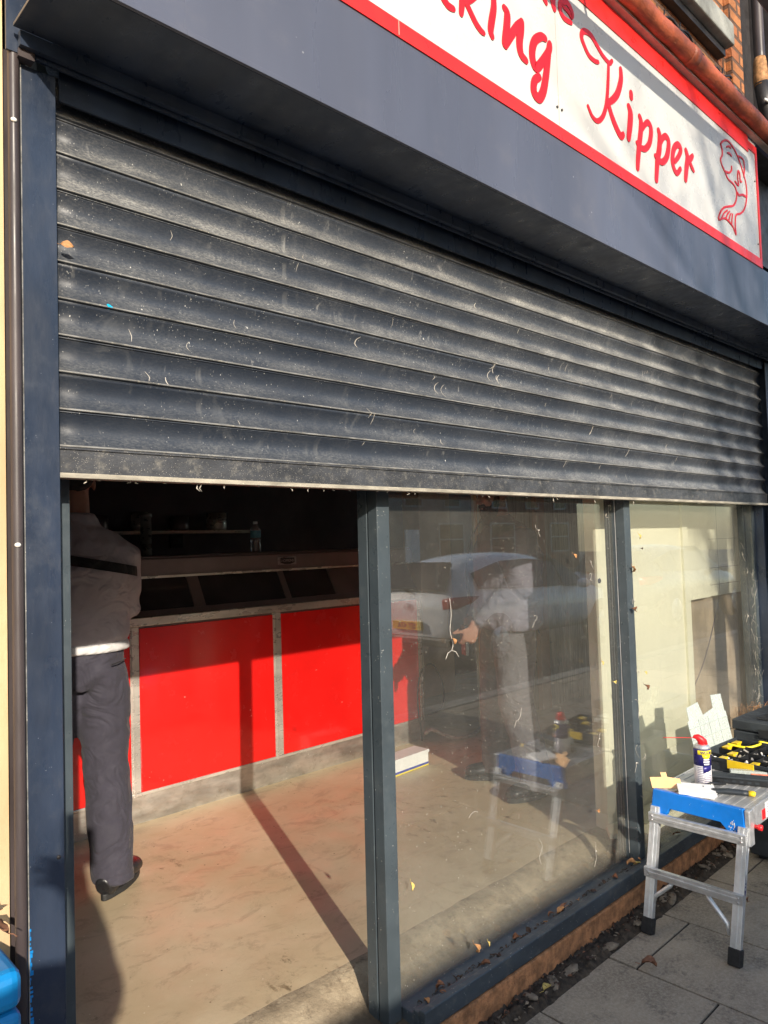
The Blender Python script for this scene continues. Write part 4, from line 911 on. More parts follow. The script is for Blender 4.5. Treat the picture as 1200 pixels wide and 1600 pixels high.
m = MB(); m.box(-.085, .085, -.016, .016, 0, .034); m.build('case_shell', 'clear_plastic', t, .003); bxs((-.01, .078, -.0175, -.0165, .008, .026)).build('orange_bits', 'orange_bits', t)
# organiser
og = thing('tool_organiser', 'open black and yellow compartment organiser with a clear lid standing up', 'organiser', (3.20, -.10, T0), math.radians(-4))
W, D, H = .36, .33, .052
m = MB(); m.box(0, W, -D, 0, 0, .003); m.box(0, .004, -D, 0, .003, H); m.box(W - .004, W, -D, 0, .003, H); m.box(.004, W - .004, -.004, 0, .003, H); m.box(.004, W - .004, -D, -D + .004, .003, H)
m.box(-.006, W + .006, .0002, .008, H - .014, H + .002); m.box(-.008, -.0002, -D, .0, H - .010, H + .003)
m.build('tray', 'dark_case', og, .001)
m = MB()
for k in range(1, 4): m.box(k * W / 4 - .001, k * W / 4 + .001, -D + .0045, -.0045, .0035, H - .008)
for k in range(1, 5): m.box(.0045, W - .0045, -D * k / 5 - .001, -D * k / 5 + .001, .0035, H - .012)
m.build('divider', 'black', og)
m = MB()
for (a, b_) in ((0, 3), (1, 1), (2, 3), (3, 0), (3, 4), (1, 4), (2, 0), (0, 1)):
    x = a * W / 4 + .008; y = -D * b_ / 5 - .01
    m.add([(x, y, H - .004), (x + .05, y, H - .004), (x + .05, y - .030, H - .002), (x, y - .030, H - .002), (x + .01, y - .005, H - .022), (x + .04, y - .005, H - .022), (x + .04, y - .025, H - .022), (x + .01, y - .025, H - .022)], [(0, 1, 2, 3), (4, 7, 6, 5), (0, 4, 5, 1), (1, 5, 6, 2), (2, 6, 7, 3), (3, 7, 4, 0)])
m.box(-.012, -.0085, -.24, -.13, .020, H + .004); m.box(.06, .16, -D - .006, -D - .0005, .012, H)
m.build('yellow_bin', 'yellow', og, .002)
m = MB(); rs = random.Random(12)
for k in range(70):
    x = rs.uniform(.01, W - .02); y = -rs.uniform(.01, D - .02); mt = Matrix.Translation((x, y, rs.uniform(.012, .034))) @ Euler((rs.uniform(0, 3), rs.uniform(0, 3), rs.uniform(0, 3))).to_matrix().to_4x4()
    m.box(-.012, .012, -.003, .003, -.003, .003, 0, mt)
m.build('fixings', 'steel', og)
lidp = [(0, 0), (W - .02, 0), (W - .02, .125), (W - .03, .13), (W - .028, .205), (W - .12, .212), (W - .125, .155), (.135, .140), (.115, .200), (.012, .190), (.010, .135), (-.004, .13)]
lean = math.radians(12)
MB().prism(lidp, lambda u, v, t: (u, .010 + v * math.sin(lean) + t, H + v * math.cos(lean)), .0035).build('lid', 'clear_plastic', og, .001)
m = MB()
for k in range(1, 4): u = k * (W - .02) / 4; m.add([(u + dx, .010 + v * math.sin(lean) - .003 + dy, H + v * math.cos(lean)) for v in (.006, .13) for dx in (-.002, .002) for dy in (0, .0025)], [(0, 1, 3, 2), (4, 6, 7, 5), (0, 4, 5, 1), (2, 3, 7, 6), (0, 2, 6, 4), (1, 5, 7, 3)])
for v in (.05, .10): m.box(.002, W - .024, .010 + v * math.sin(lean) - .0032, .010 + v * math.sin(lean) - .0004, H + v * math.cos(lean), H + v * math.cos(lean) + .003)
m.build('lid_ribs', 'clear_plastic', og)
# black tool box at the far end, gloves / bag and cord
tb = thing('tool_box', 'closed black plastic tool box at the far end of the platform', 'tool box', (3.66, -.07, T0), math.radians(-3))
bxs((0, .42, -.36, 0, 0, .062)).build('box_body', 'dark_case', tb, .006); bxs((-.004, .424, -.365, .004, .066, .115)).build('lid', 'dark_case', tb, .008)
bxs((.05, .34, -.27, -.09, .1155, .122)).build('lid_recess', 'black', tb, .003); bxs((-.008, -.0045, -.25, -.12, .045, .085)).build('latch', 'black', tb, .002)
bg_ = MB(); rs = random.Random(3)
bg_.ell((0, 0, .02), .09, .06, .022, 0, 36, 20)
bg_.v = [tuple(Vector(v) + Vector((noise.noise(Vector(v) * 30), noise.noise(Vector(v) * 30 + Vector((5, 0, 0))), abs(noise.noise(Vector(v) * 40)))) * .018) for v in bg_.v]
o = bg_.build('clear_bag', 'clear_plastic', loc=(3.60, -.33, T0 + .004)); tag(o, 'crumpled clear plastic bag of fixings lying before the tool box', 'bag')
tag(MB().tube(smooth3d([(3.44, -.13, T0 + .05), (3.47, -.20, T0 + .04), (3.52, -.24, T0 + .05), (3.58, -.22, T0 + .045), (3.62, -.28, T0 + .03)]), .005, 8).build('yellow_cord', 'can_yellow'), 'short bright yellow cord lying between organiser and tool box', 'cord')
# second low black crate under the platform
cr = thing('floor_case', 'black case standing on the slabs under the far end of the platform', 'case', (3.60, -.40, 0)); bxs((0, .34, 0, .26, .02, .20)).build('case_body', 'dark_case', cr, .01); bxs((.02, .32, -.006, -.0005, .05, .16)).build('panel', 'black', cr, .004)
m = MB()
for x in (.03, .28):
    for y in (.03, .20): m.box(x, x + .03, y, y + .03, 0, .0195)
m.build('foot', 'rubber', cr)

# ------------------------------------------------------------------ blue bin with leaves
bn = thing('waste_bin', 'bright blue plastic bin with a rounded lid at the bottom left corner', 'bin', (.228, -.135, .012))
bxs((-.19, .190, -.065, .065, -.03, .745)).build('bin_body', 'blue_bin', bn, .014, seg=3)
bxs((-.191, .191, -.066, .066, .747, .812)).build('lid', 'blue_bin', bn, .018, seg=3)
bxs((.14, .15, -.0675, -.0655, .1, .68)).build('groove', 'can_blue', bn)

# ------------------------------------------------------------------ leaves
def leaf_mesh(L, Wd, curl, seed):
    rnd = random.Random(seed); vs = []; fs = []; n = 7; k = 4
    prof_ = [.05, .55, .85, 1.0, .8, .45, .03]
    lobe = rnd.choice([0, .25, .4])
    for i in range(n):
        u = i / (n - 1)
        for j in range(k + 1):
            v = (j / k - .5) * 2; wv = prof_[i] * Wd * L * (1 + lobe * math.sin(i * 2.7 + 1) * abs(v))
            vs.append(((u - .5) * L + rnd.uniform(-.04, .04) * L, v * wv, abs(v) ** 1.5 * curl * Wd * L + math.sin(u * 3) * curl * .35 * L + rnd.uniform(-.05, .05) * L))
    for i in range(n - 1):
        for j in range(k): a = i * (k + 1) + j; fs.append((a, a + 1, a + k + 2, a + k + 1))
    mb = MB().add(vs, fs, 0, True)
    mb.tube([Vector((-.5 * L, 0, 0)), Vector((-.72 * L, .02 * L, .03 * L)), Vector((-.9 * L, .08 * L, 0))], L * .022, 5)
    return mb
leafmeshes = []
for k in range(8):
    for mn in ('leaf_brown', 'leaf_tan', 'leaf_dark', 'leaf_yellow'):
        o = leaf_mesh(1, .34, random.Random(k).uniform(.3, 1.0), k).build('fallen_leaf', mn)
        sd = o.modifiers.new('s', 'SOLIDIFY'); sd.thickness = .012
        leafmeshes.append((mn, o))
used = set()
def put_leaf(i, loc, rot, size, mn, label, group):
    cands = [o for q, o in leafmeshes if q == mn]; src = cands[i % len(cands)]
    if src.name in used: o = src.copy(); C.objects.link(o)
    else: o = src; used.add(src.name)
    o.location = loc; o.rotation_euler = rot; o.scale = (size,) * 3; tag(o, label, 'leaf', group); return o
rs = random.Random(21)
ORD = 'first second third fourth fifth sixth seventh eighth ninth tenth eleventh twelfth thirteenth fourteenth fifteenth sixteenth seventeenth eighteenth nineteenth twentieth twenty-first'.split()
SZ = .131
sill = [(1.63, .105, 'leaf_tan', .035), (1.68, .10, 'leaf_brown', .04), (1.72, .11, 'leaf_brown', .045), (1.78, .105, 'leaf_dark', .03), (1.85, .105, 'leaf_dark', .03), (1.90, .10, 'leaf_brown', .05), (1.97, .108, 'leaf_dark', .03),
        (2.10, .10, 'leaf_brown', .045), (2.16, .108, 'leaf_dark', .035), (2.24, .10, 'leaf_tan', .035), (2.30, .104, 'leaf_brown', .03), (2.36, .10, 'leaf_tan', .05), (2.40, .107, 'leaf_brown', .045), (2.47, .10, 'leaf_tan', .03), (2.56, .105, 'leaf_dark', .035), (2.65, .10, 'leaf_dark', .035), (2.74, .10, 'leaf_brown', .045), (2.80, .103, 'leaf_dark', .035), (2.86, .095, 'leaf_tan', .055), (2.90, .10, 'leaf_yellow', .05), (2.93, .09, 'leaf_tan', .045)]
for i, (x, y, mn, s) in enumerate(sill):
    y2 = y if x < 2.955 else y
    lc = (x + rs.uniform(-.015, .015), (.100 if True else y) - .045 * (rs.random() if x < 3 else 0) - .02, SZ + s * .16)
    if lc[1] > .072: lc = (lc[0], .066, lc[2])
    put_leaf(i, lc, (rs.uniform(-.9, .9), rs.uniform(-.7, .7), rs.uniform(0, 6.3)), s * .72, mn, '%s withered leaf on the sill rail, %s from the first mullion' % ({'leaf_tan': 'tan', 'leaf_brown': 'brown', 'leaf_dark': 'dark', 'leaf_yellow': 'yellow'}[mn], ORD[i]), 'leaves on the window sill')
for i, x in enumerate((3.12, 3.3, 3.42, 3.6, 3.7)): put_leaf(i, (x, .06, SZ + .012), (rs.uniform(-.6, .6), rs.uniform(-.5, .5), rs.uniform(0, 6)), .035, ('leaf_dark', 'leaf_brown')[i % 2], 'small leaf on the sill behind the platform, %s from the second mullion' % ORD[i], 'leaves on the right sill')
for i, (x, y, mn, s) in enumerate([(2.45, -.225, 'leaf_brown', .05), (2.80, -.395, 'leaf_tan', .042), (3.12, -.30, 'leaf_brown', .045), (2.10, -.045, 'leaf_yellow', .045), (1.90, -.03, 'leaf_brown', .03), (3.35, -.32, 'leaf_dark', .03)]):
    lb = ['red brown leaf lying flat on the slab joint left of the platform', 'tan leaf beside the near foot of the platform', 'orange brown leaf on the slabs under the platform', 'yellow leaf resting on the dirt strip below the window', 'small brown leaf on the dirt strip at the bottom edge', 'small dark leaf on the slabs beyond the platform'][i]
    o = put_leaf(i, (x, y, .012), (rs.uniform(-.2, .2), rs.uniform(-.2, .2), rs.uniform(0, 6)), s, mn, lb, None)
# leaves stuck to the shutter, mullions and panes
stuck = [((.575, -.012, 2.130), .036, 'leaf_tan', (1.4, .1, -.3), 'orange leaf caught at the left edge of the shutter'),
         ((1.600, .078, .475), .036, 'leaf_yellow', (1.5, 1.4, .2), 'yellow leaf stuck upright beside the first mullion'),
         ((2.965, .045, 1.36), .045, 'leaf_tan', (1.3, .9, .5), 'curled leaf caught high on the second mullion'), ((2.955, .045, 1.19), .045, 'leaf_brown', (1.5, .4, .2), 'brown leaf caught lower on the second mullion'),
         ((3.085, .068, 1.50), .035, 'leaf_yellow', (1.5, 1.2, 0), 'yellow leaf high on the right pane'), ((3.10, .068, 1.445), .022, 'leaf_dark', (1.5, .3, 0), 'tiny dark leaf under the yellow leaf on the right pane'),
         ((3.09, .068, .90), .030, 'leaf_yellow', (1.5, .5, 0), 'small yellow leaf low on the right pane'), ((3.08, .068, .84), .040, 'leaf_brown', (1.5, .9, 0), 'brown curled leaf low on the right pane'),
         ((2.56, .069, 1.43), .035, 'leaf_tan', (1.5, .7, 0), 'bright tan leaf high on the middle pane'), ((2.73, .069, .99), .028, 'leaf_yellow', (1.5, 1.2, 0), 'yellow leaf sliver on the middle pane near the second mullion'),
         ((2.82, .069, .90), .028, 'leaf_yellow', (1.5, .3, 0), 'lower yellow leaf sliver on the middle pane'), ((1.850, .098, 1.175), .030, 'leaf_tan', (1.5, 1.3, 0), 'long tan leaf hanging from a web on the middle pane'),
         ((2.65, .069, .42), .030, 'leaf_tan', (1.5, .2, 0), 'small tan leaf near the foot of the middle pane'), ((1.86, .06, .20), .045, 'leaf_tan', (1.4, 1.2, .3), 'orange leaf stuck upright at the foot of the middle pane'), ((1.93, .06, .185), .03, 'web', (1.4, 1.2, .3), 'pale shrivelled leaf at the foot of the middle pane')]
for i, (lc, s, mn, rt, lb) in enumerate(stuck):
    if mn == 'web': mn = 'leaf_yellow'
    put_leaf(i + 3, lc, rt, s * .72, mn, lb, None)
for i, (x, y, z, s, mn) in enumerate([(.400, -.115, .862, .045, 'leaf_brown'), (.385, -.10, .880, .045, 'leaf_brown'), (.37, -.12, .868, .038, 'leaf_tan'), (.392, -.09, .865, .036, 'leaf_dark')]):
    put_leaf(i + 1, (x, y, z), (rs.uniform(-.7, .7), rs.uniform(-.6, .6), rs.uniform(0, 6)), s, mn, ['brown leaf lying nearest the corner of the blue bin lid', 'brown leaf topmost in the pile on the blue bin', 'tan leaf in the pile on the blue bin', 'dark leaf at the back of the pile on the blue bin'][i], 'leaves on the blue bin')
for q, o in leafmeshes:
    if o.name not in used: bpy.data.objects.remove(o)
# leaf litter in the dirt strip
m = MB(); rs = random.Random(77)
for k in range(330):
    x = rs.uniform(1.55, 4.5); y = rs.uniform(-.078, -.004); L_ = rs.uniform(.006, .020); q = leaf_mesh(L_, .3, .6, k)
    mt = Matrix.Translation((x, y, rs.uniform(.016, .024))) @ Euler((rs.uniform(-.7, .7), rs.uniform(-.7, .7), rs.uniform(0, 6.3))).to_matrix().to_4x4()
    m.add([mt @ Vector((v[0], v[1] * L_, v[2])) if False else mt @ Vector((v[0], v[1], v[2])) for v in q.v], q.f, rs.choice([0, 0, 1, 0, 2]), True)
o = m.build('leaf_litter', ['leaf_dark', 'leaf_brown', 'stonelet']); tag(o, 'crumbled dark leaf litter lying in the dirt strip below the window', kind='stuff')
m = MB()
for k in range(150):
    x = rs.uniform(1.6, 2.93); y = rs.uniform(.054, .074); L_ = rs.uniform(.005, .014); q = leaf_mesh(L_, .3, .6, k + 500)
    mt = Matrix.Translation((x, y, .134)) @ Euler((rs.uniform(-.7, .7), rs.uniform(-.7, .7), rs.uniform(0, 6.3))).to_matrix().to_4x4()
    m.add([mt @ Vector(v) for v in q.v], q.f, rs.choice([0, 0, 1]), True)
o = m.build('sill_litter', ['leaf_dark', 'debris']); tag(o, 'dark crumbs and leaf bits gathered along the foot of the middle pane', kind='stuff')
# webs: thin strands on mullions and glass
m = MB(); rs = random.Random(14)
for k in range(26):
    x = rs.choice([2.955 + rs.uniform(-.002, .05), rs.uniform(1.65, 2.9), 4.43 + rs.uniform(-.2, .03)]); z = rs.uniform(.25, 1.6); y = (.052 if 2.95 < x < 3.01 else .072)
    if x < 2.95: y = .108
    pts = [Vector((x, y, z))]
    for q in range(4): pts.append(pts[-1] + Vector((rs.uniform(-.02, .02), -.001 * rs.random(), rs.uniform(-.03, .012))))
    m.tube(smooth3d(pts, 3), .0007, 4)
    if rs.random() < .5: m.tube([pts[2], pts[2] + Vector((.004, -.002, .003))], .003, 5)
for k in range(60):
    x = rs.uniform(4.34, 4.44); z = rs.uniform(.5, 1.3); m.tube([Vector((x, .065, z)), Vector((x + rs.uniform(-.04, .04), .06, z + rs.uniform(-.05, .05)))], .0006, 4)
pts = [Vector((1.852, .106, 1.315)), Vector((1.856, .105, 1.262)), Vector((1.847, .105, 1.21)), Vector((1.854, .10, 1.167)), Vector((1.846, .10, 1.145))]; m.tube(smooth3d(pts, 3), .0010, 5)
for dx in (-.035, .03): m.tube([pts[-1], pts[-1] + Vector((dx * .6, -.002, -.006)), pts[-1] + Vector((dx, -.004, -.024))], .0012, 5)
o = m.build('cobwebs', 'web'); tag(o, 'dusty cobweb strands hanging on the window panes and mullions', 'cobweb', kind='stuff')
m = MB(); rs = random.Random(31)   # dry grass and litter in the corner behind the tool box
for k in range(160):
    a = Vector((rs.uniform(4.05, 4.5), rs.uniform(-.02, .10), rs.uniform(.44, .52))); m.tube([a, a + Vector((rs.uniform(-.06, .06), rs.uniform(-.03, .03), rs.uniform(-.02, .05))), a + Vector((rs.uniform(-.1, .1), rs.uniform(-.04, .04), rs.uniform(-.06, .05)))], .0012, 4)
o = m.build('dry_grass', 'leaf_tan'); tag(o, 'tuft of dry grass and leaves piled in the corner of the window', 'dry grass', kind='stuff')
bxs((4.02, 4.5, -.02, .055, 0.0, .45)).build('corner_ledge', 'stone', shop)

# ================================================================== PEOPLE
def finger_chain(mb, root, d, bend_axis, lens, r, bend, n=9):
    p = Vector(root); d = Vector(d).normalized(); pts = [p.copy()]; rr = [r]
    for i, L in enumerate(lens):
        d = (Matrix.Rotation(bend[i], 3, bend_axis) @ d).normalized()
        pts.append(p + d * L * .5); rr.append(r * (1 - .06 * i)); p = p + d * L; pts.append(p.copy()); rr.append(r * (.93 - .08 * i))
    pts.append(p + d * r * .6); rr.append(r * .45); mb.tube(pts, rr, n)
def hand(mb, wrist, fwd, palm, side, k=1.0, curl=.45):
    """fwd: towards the fingers; palm: out of the palm; side: towards the thumb"""
    w_ = Vector(wrist); f = Vector(fwd).normalized(); pn = (Vector(palm) - f * Vector(palm).dot(f)).normalized(); s = f.cross(pn)
    if s.dot(Vector(side)) < 0: s = -s
    mb.loft([(w_ - f * .03 * k, .030 * k, .021 * k), (w_ + f * .01 * k, .030 * k, .018 * k), (w_ + f * .045 * k, .041 * k, .015 * k), (w_ + f * .085 * k, .042 * k, .013 * k), (w_ + f * .094 * k, .034 * k, .009 * k)], 14, up=s)
    ax = s if f.cross(pn).dot(s) > 0 else s
    sg = 1 if (Matrix.Rotation(.3, 3, s) @ f).dot(pn) > 0 else -1
    for i, (o, L) in enumerate(((.030, .92), (.010, 1.0), (-.010, .95), (-.029, .76))):
        r0 = w_ + f * (.088 - .004 * abs(i - 1)) * k + s * o * k
        finger_chain(mb, r0, f + s * (o * 1.2), s, [.042 * L * k, .027 * L * k, .021 * L * k], .0088 * k, [sg * (curl + .1 * i), sg * (curl * 1.3), sg * curl * .8])
    finger_chain(mb, w_ + f * .03 * k + s * .030 * k, f * .75 + s * .7 + pn * .25, s, [.034 * k, .030 * k, .024 * k], .0105 * k, [0, sg * .2, sg * .25])
def remesh(o, vox, sm=4, disp=None):
    r_ = o.modifiers.new('remesh', 'REMESH'); r_.mode = 'VOXEL'; r_.voxel_size = vox; r_.use_smooth_shade = True
    s_ = o.modifiers.new('smooth', 'SMOOTH'); s_.factor = .5; s_.iterations = sm
    if disp:
        for i, (sc_, st) in enumerate(disp):
            tx = bpy.data.textures.new(o.name + str(i), 'CLOUDS'); tx.noise_scale = sc_; tx.noise_depth = 2
            d_ = o.modifiers.new('fold%d' % i, 'DISPLACE'); d_.texture = tx; d_.strength = st; d_.mid_level = .5; d_.texture_coords = 'LOCAL'
def folds(o, amp=.012):
    """cloth creases: stretched ridged noise pushed along the normals"""
    for i, (sc_, st) in enumerate(((.14, amp * .45),)):
        tx = bpy.data.textures.new(o.name + 'f%d' % i, 'DISTORTED_NOISE' if i == 0 else 'CLOUDS'); tx.noise_scale = sc_
        if i == 0: tx.distortion = 1.2
        d_ = o.modifiers.new('fold', 'DISPLACE'); d_.texture = tx; d_.strength = st; d_.mid_level = .3; d_.texture_coords = 'LOCAL'

def person(label, loc, rz, k, J, sweat='sweat', trouser='trouser', head='turban', group=None, hem=True, feet=None):
    """local frame: faces -Y, z up, his left is +X. J: dict of joints"""
    root = thing('person', label, 'person', loc, rz, group)
    V = lambda a: Vector(a) * k
    hipc = V(J.get('hip', (0, 0, .94))); ch = V(J.get('chest', (0, .0, 1.28))); nk = V(J.get('neck', (0, -.005, 1.47))); hd = V(J.get('head', (0, -.02, 1.63)))
    # ---- body
    b = MB()
    b.loft([(hipc + V((0, 0, -.09)), .125 * k, .085 * k), (hipc, .14 * k, .095 * k), (hipc.lerp(ch, .4), .125 * k, .085 * k), (ch, .145 * k, .10 * k), (ch.lerp(nk, .6), .13 * k, .07 * k), (nk + V((0, 0, -.02)), .075 * k, .062 * k)], 20, up=(1, 0, 0))
    b.loft([(nk + V((0, 0, -.05)), .062 * k, .06 * k), (nk + V((0, -.004, .04)), .055 * k, .056 * k), (hd + V((0, .012, -.05)), .056 * k, .058 * k)], 14, up=(1, 0, 0))
    fw = Vector((math.sin(J.get('turn', 0)), -math.cos(J.get('turn', 0)), J.get('nod', 0))).normalized(); sd_ = Vector((0, 0, 1)).cross(fw).normalized() * -1; up_ = sd_.cross(fw) * -1
    if up_.z < 0: up_ = -up_
    HM = Matrix((sd_, -fw, up_)).transposed()
    hp = lambda x, y, z: hd + HM @ V((x, y, z))
    b.ell(hp(0, .012, .035), .076 * k, .094 * k, .088 * k, mtx=HM); b.ell(hp(0, -.022, -.028), .060 * k, .066 * k, .078 * k, mtx=HM)
    b.ell(hp(0, -.045, -.088), .032 * k, .030 * k, .024 * k, mtx=HM); b.loft([(hp(0, -.082, .020), .008 * k, .008 * k), (hp(0, -.096, -.006), .011 * k, .010 * k), (hp(0, -.106, -.022), .015 * k, .012 * k), (hp(0, -.088, -.030), .012 * k, .008 * k)], 12)
    for s in (-1, 1):
        b.ell(hp(s * .076, .008, -.006), .008 * k, .018 * k, .031 * k, mtx=HM); b.ell(hp(s * .032, -.078, .030), .022 * k, .012 * k, .009 * k, mtx=HM); b.ell(hp(s * .040, -.066, -.016), .020 * k, .018 * k, .018 * k, mtx=HM)
    b.ell(hp(0, -.086, -.052), .024 * k, .010 * k, .007 * k, mtx=HM); b.ell(hp(0, -.084, -.064), .021 * k, .011 * k, .008 * k, mtx=HM)
    for s, nm in ((-1, 'r'), (1, 'l')):
        sh_ = V(J['sh_' + nm]); el = V(J['el_' + nm]); wr = V(J['wr_' + nm])
        b.loft([(ch.lerp(sh_, .7), .05 * k, .05 * k), (sh_, .048 * k, .048 * k), (sh_.lerp(el, .5), .042 * k, .042 * k), (el, .036 * k, .036 * k), (el.lerp(wr, .35), .036 * k, .034 * k), (wr, .028 * k, .024 * k)], 14)
        d = (wr - el).normalized(); hand(b, wr + d * .03 * k, J.get('hf_' + nm, d), J.get('hp_' + nm, (-s, 0, 0)), J.get('hs_' + nm, (0, -.3, 1)), k, J.get('curl', .45))
        kn = V(J['kn_' + nm]); an = V(J['an_' + nm]); th = hipc + V((s * .085, 0, -.05))
        b.loft([(th, .065 * k, .075 * k), (th.lerp(kn, .5), .060 * k, .062 * k), (kn, .048 * k, .050 * k), (kn.lerp(an, .35), .046 * k, .050 * k), (an, .034 * k, .038 * k), (an + V((0, -.02, -.05)), .032 * k, .05 * k)], 14, up=(1, 0, 0))
    body = b.build('body', 'skin', root); remesh(body, .0065 * k, 3)
    e = MB()
    for s in (-1, 1): e.ell(hp(s * .031, -.080, .012), .011 * k, .009 * k, .008 * k, mtx=HM)
    e.build('eyes', 'white_paper', root)
    e = MB()
    for s in (-1, 1): e.ell(hp(s * .031, -.0875, .012), .005 * k, .003 * k, .005 * k, mtx=HM)
    e.build('pupils', 'beard', root)
    # ---- head dress and beard
    if head == 'turban':
        t_ = MB(); t_.ell(hp(0, .012, .075), .098 * k, .122 * k, .078 * k, mtx=HM)
        for q in range(5):
            pts = [hp(.098 * math.cos(a) * (1 - .06 * q), .010 + .120 * math.sin(a) * (1 - .05 * q) , .045 + .020 * q + .022 * abs(math.cos(a + .2 * q)) * (1 if q % 2 else -.3)) for a in [i * 2 * PI / 24 for i in range(25)]]; t_.tube(pts, .017 * k, 8)
        o = t_.build('turban', 'turban', root); remesh(o, .007 * k, 3, [(.03, .008)])
        t_ = MB(); t_.ell(hp(0, -.045, -.082), .062 * k, .055 * k, .050 * k, mtx=HM); t_.ell(hp(0, -.060, -.125), .050 * k, .040 * k, .050 * k, mtx=HM); t_.ell(hp(0, -.088, -.042), .034 * k, .014 * k, .009 * k, mtx=HM)
        for s in (-1, 1): t_.loft([(hp(s * .070, -.012, .0), .010 * k, .014 * k), (hp(s * .068, -.026, -.045), .016 * k, .02 * k), (hp(s * .045, -.045, -.080), .022 * k, .025 * k)], 10)
        o = t_.build('beard', 'beard', root); remesh(o, .006 * k, 2, [(.015, .012)])
    else:
        t_ = MB(); t_.ell(hp(0, .022, .055), .086 * k, .104 * k, .082 * k, mtx=HM); t_.ell(hp(0, .06, .0), .07 * k, .05 * k, .06 * k, mtx=HM); o = t_.build('hair', 'beard', root); remesh(o, .007 * k, 2, [(.02, .012)])
    # ---- sweatshirt
    t_ = MB(); hemz = hipc + V((0, 0, J.get('hem', .07))); bu = J.get('bulk', 1.0)
    t_.loft([(hemz, .178 * k * bu, .130 * k * bu), (hemz + V((0, 0, .03)), .190 * k * bu, .142 * k * bu), (hipc.lerp(ch, .55), .188 * k * bu, .140 * k * bu), (ch, .200 * k * bu, .145 * k * bu), (ch.lerp(nk, .5), .185 * k * bu, .122 * k * bu), (ch.lerp(nk, .8), .145 * k * bu, .10 * k), (nk + V((0, .008, -.015)), .095 * k, .080 * k), (nk + V((0, .006, .035)), .072 * k, .070 * k)], 26, up=(1, 0, 0))
    for s, nm in ((-1, 'r'), (1, 'l')):
        sh_ = V(J['sh_' + nm]); el = V(J['el_' + nm]); wr = V(J['wr_' + nm])
        t_.loft([(ch.lerp(sh_, .5) + V((0, 0, .02)), .085 * k, .085 * k), (ch.lerp(sh_, .85) + V((0, 0, .012)), .084 * k, .084 * k), (sh_ + V((s * .004, 0, -.015)), .080 * k * bu, .078 * k * bu), (sh_.lerp(el, .5), .072 * k * bu, .070 * k * bu), (el, .066 * k * bu, .064 * k * bu), (el.lerp(wr, .4), .062 * k * bu, .058 * k), (wr.lerp(el, .10), .046 * k, .044 * k), (wr, .038 * k, .036 * k)], 18)
    o = t_.build('sweatshirt', sweat, root); remesh(o, .010 * k, 5); folds(o, .015 * k)
    if hem:
        t_ = MB(); t_.loft([(hemz + V((0, 0, -.032)), .190 * k * bu, .142 * k * bu), (hemz + V((0, 0, .008)), .184 * k * bu, .136 * k * bu)], 26, up=(1, 0, 0)); o = t_.build('shirt_hem', 'hem', root); remesh(o, .010 * k, 3); folds(o, .004)
    # ---- trousers and shoes
    t_ = MB(); t_.loft([(hipc + V((0, 0, .06)), .165 * k, .120 * k), (hipc, .178 * k, .132 * k), (hipc + V((0, 0, -.08)), .182 * k, .135 * k), (hipc + V((0, .0, -.14)), .15 * k, .11 * k)], 24, up=(1, 0, 0))
    for s, nm in ((-1, 'r'), (1, 'l')):
        kn = V(J['kn_' + nm]); an = V(J['an_' + nm]); th = hipc + V((s * .090, 0, -.06))
        lg = J.get('leg', 1) * k; t_.loft([(th, .092 * k, .125 * k), (th.lerp(kn, .3), .096 * lg, .108 * lg), (th.lerp(kn, .7), .088 * lg, .092 * lg), (kn, .082 * lg, .085 * lg), (kn.lerp(an, .5), .079 * lg, .082 * lg), (kn.lerp(an, .85), .077 * lg, .084 * lg), (an + V((0, 0, -.045)), .076 * lg, .086 * lg)], 20, up=(1, 0, 0))
    o = t_.build('trousers', trouser, root); remesh(o, .010 * k, 4); folds(o, .017 * k)
    for s, nm in ((-1, 'r'), (1, 'l')):
        an = V(J['an_' + nm]); to = Vector(J.get('toe_' + nm, (s * .25, -1, 0))).normalized(); base = Vector((an.x, an.y, 0)); sdv = Vector((0, 0, 1)).cross(to)
        sh_ = MB(); P3 = lambda f, z: base + to * f * k + Vector((0, 0, z * k))
        sh_.loft([(P3(-.078, .050), .032 * k, .038 * k), (P3(-.055, .060), .043 * k, .055 * k), (P3(-.0, .066), .045 * k, .058 * k), (P3(.06, .055), .047 * k, .044 * k), (P3(.12, .050), .051 * k, .038 * k), (P3(.165, .045), .046 * k, .032 * k), (P3(.192, .040), .026 * k, .020 * k)], 18, up=sdv)
        sh_.loft([(P3(0, .05), .042 * k, .045 * k), (P3(-.005, .11), .045 * k, .05 * k)], 16, up=sdv); o = sh_.build('shoe', 'shoe', root); remesh(o, .006 * k, 3)
        so_ = MB(); n_ = 20; ring = []
        for i in range(n_):
            a = 2 * PI * i / n_; fx = .058 + .138 * math.cos(a); wy = (.046 + .004 * math.cos(a)) * math.sin(a) * (1 - .12 * (math.cos(a - 3.1) > .4)); ring.append((fx, wy))
        so_.prism(ring, lambda u, v, t, base=base, to=to, sdv=sdv: base + to * u * k + sdv * v * k + Vector((0, 0, t * k + .001)), .026); so_.build('sole', 'sole', o, .004)
    return root

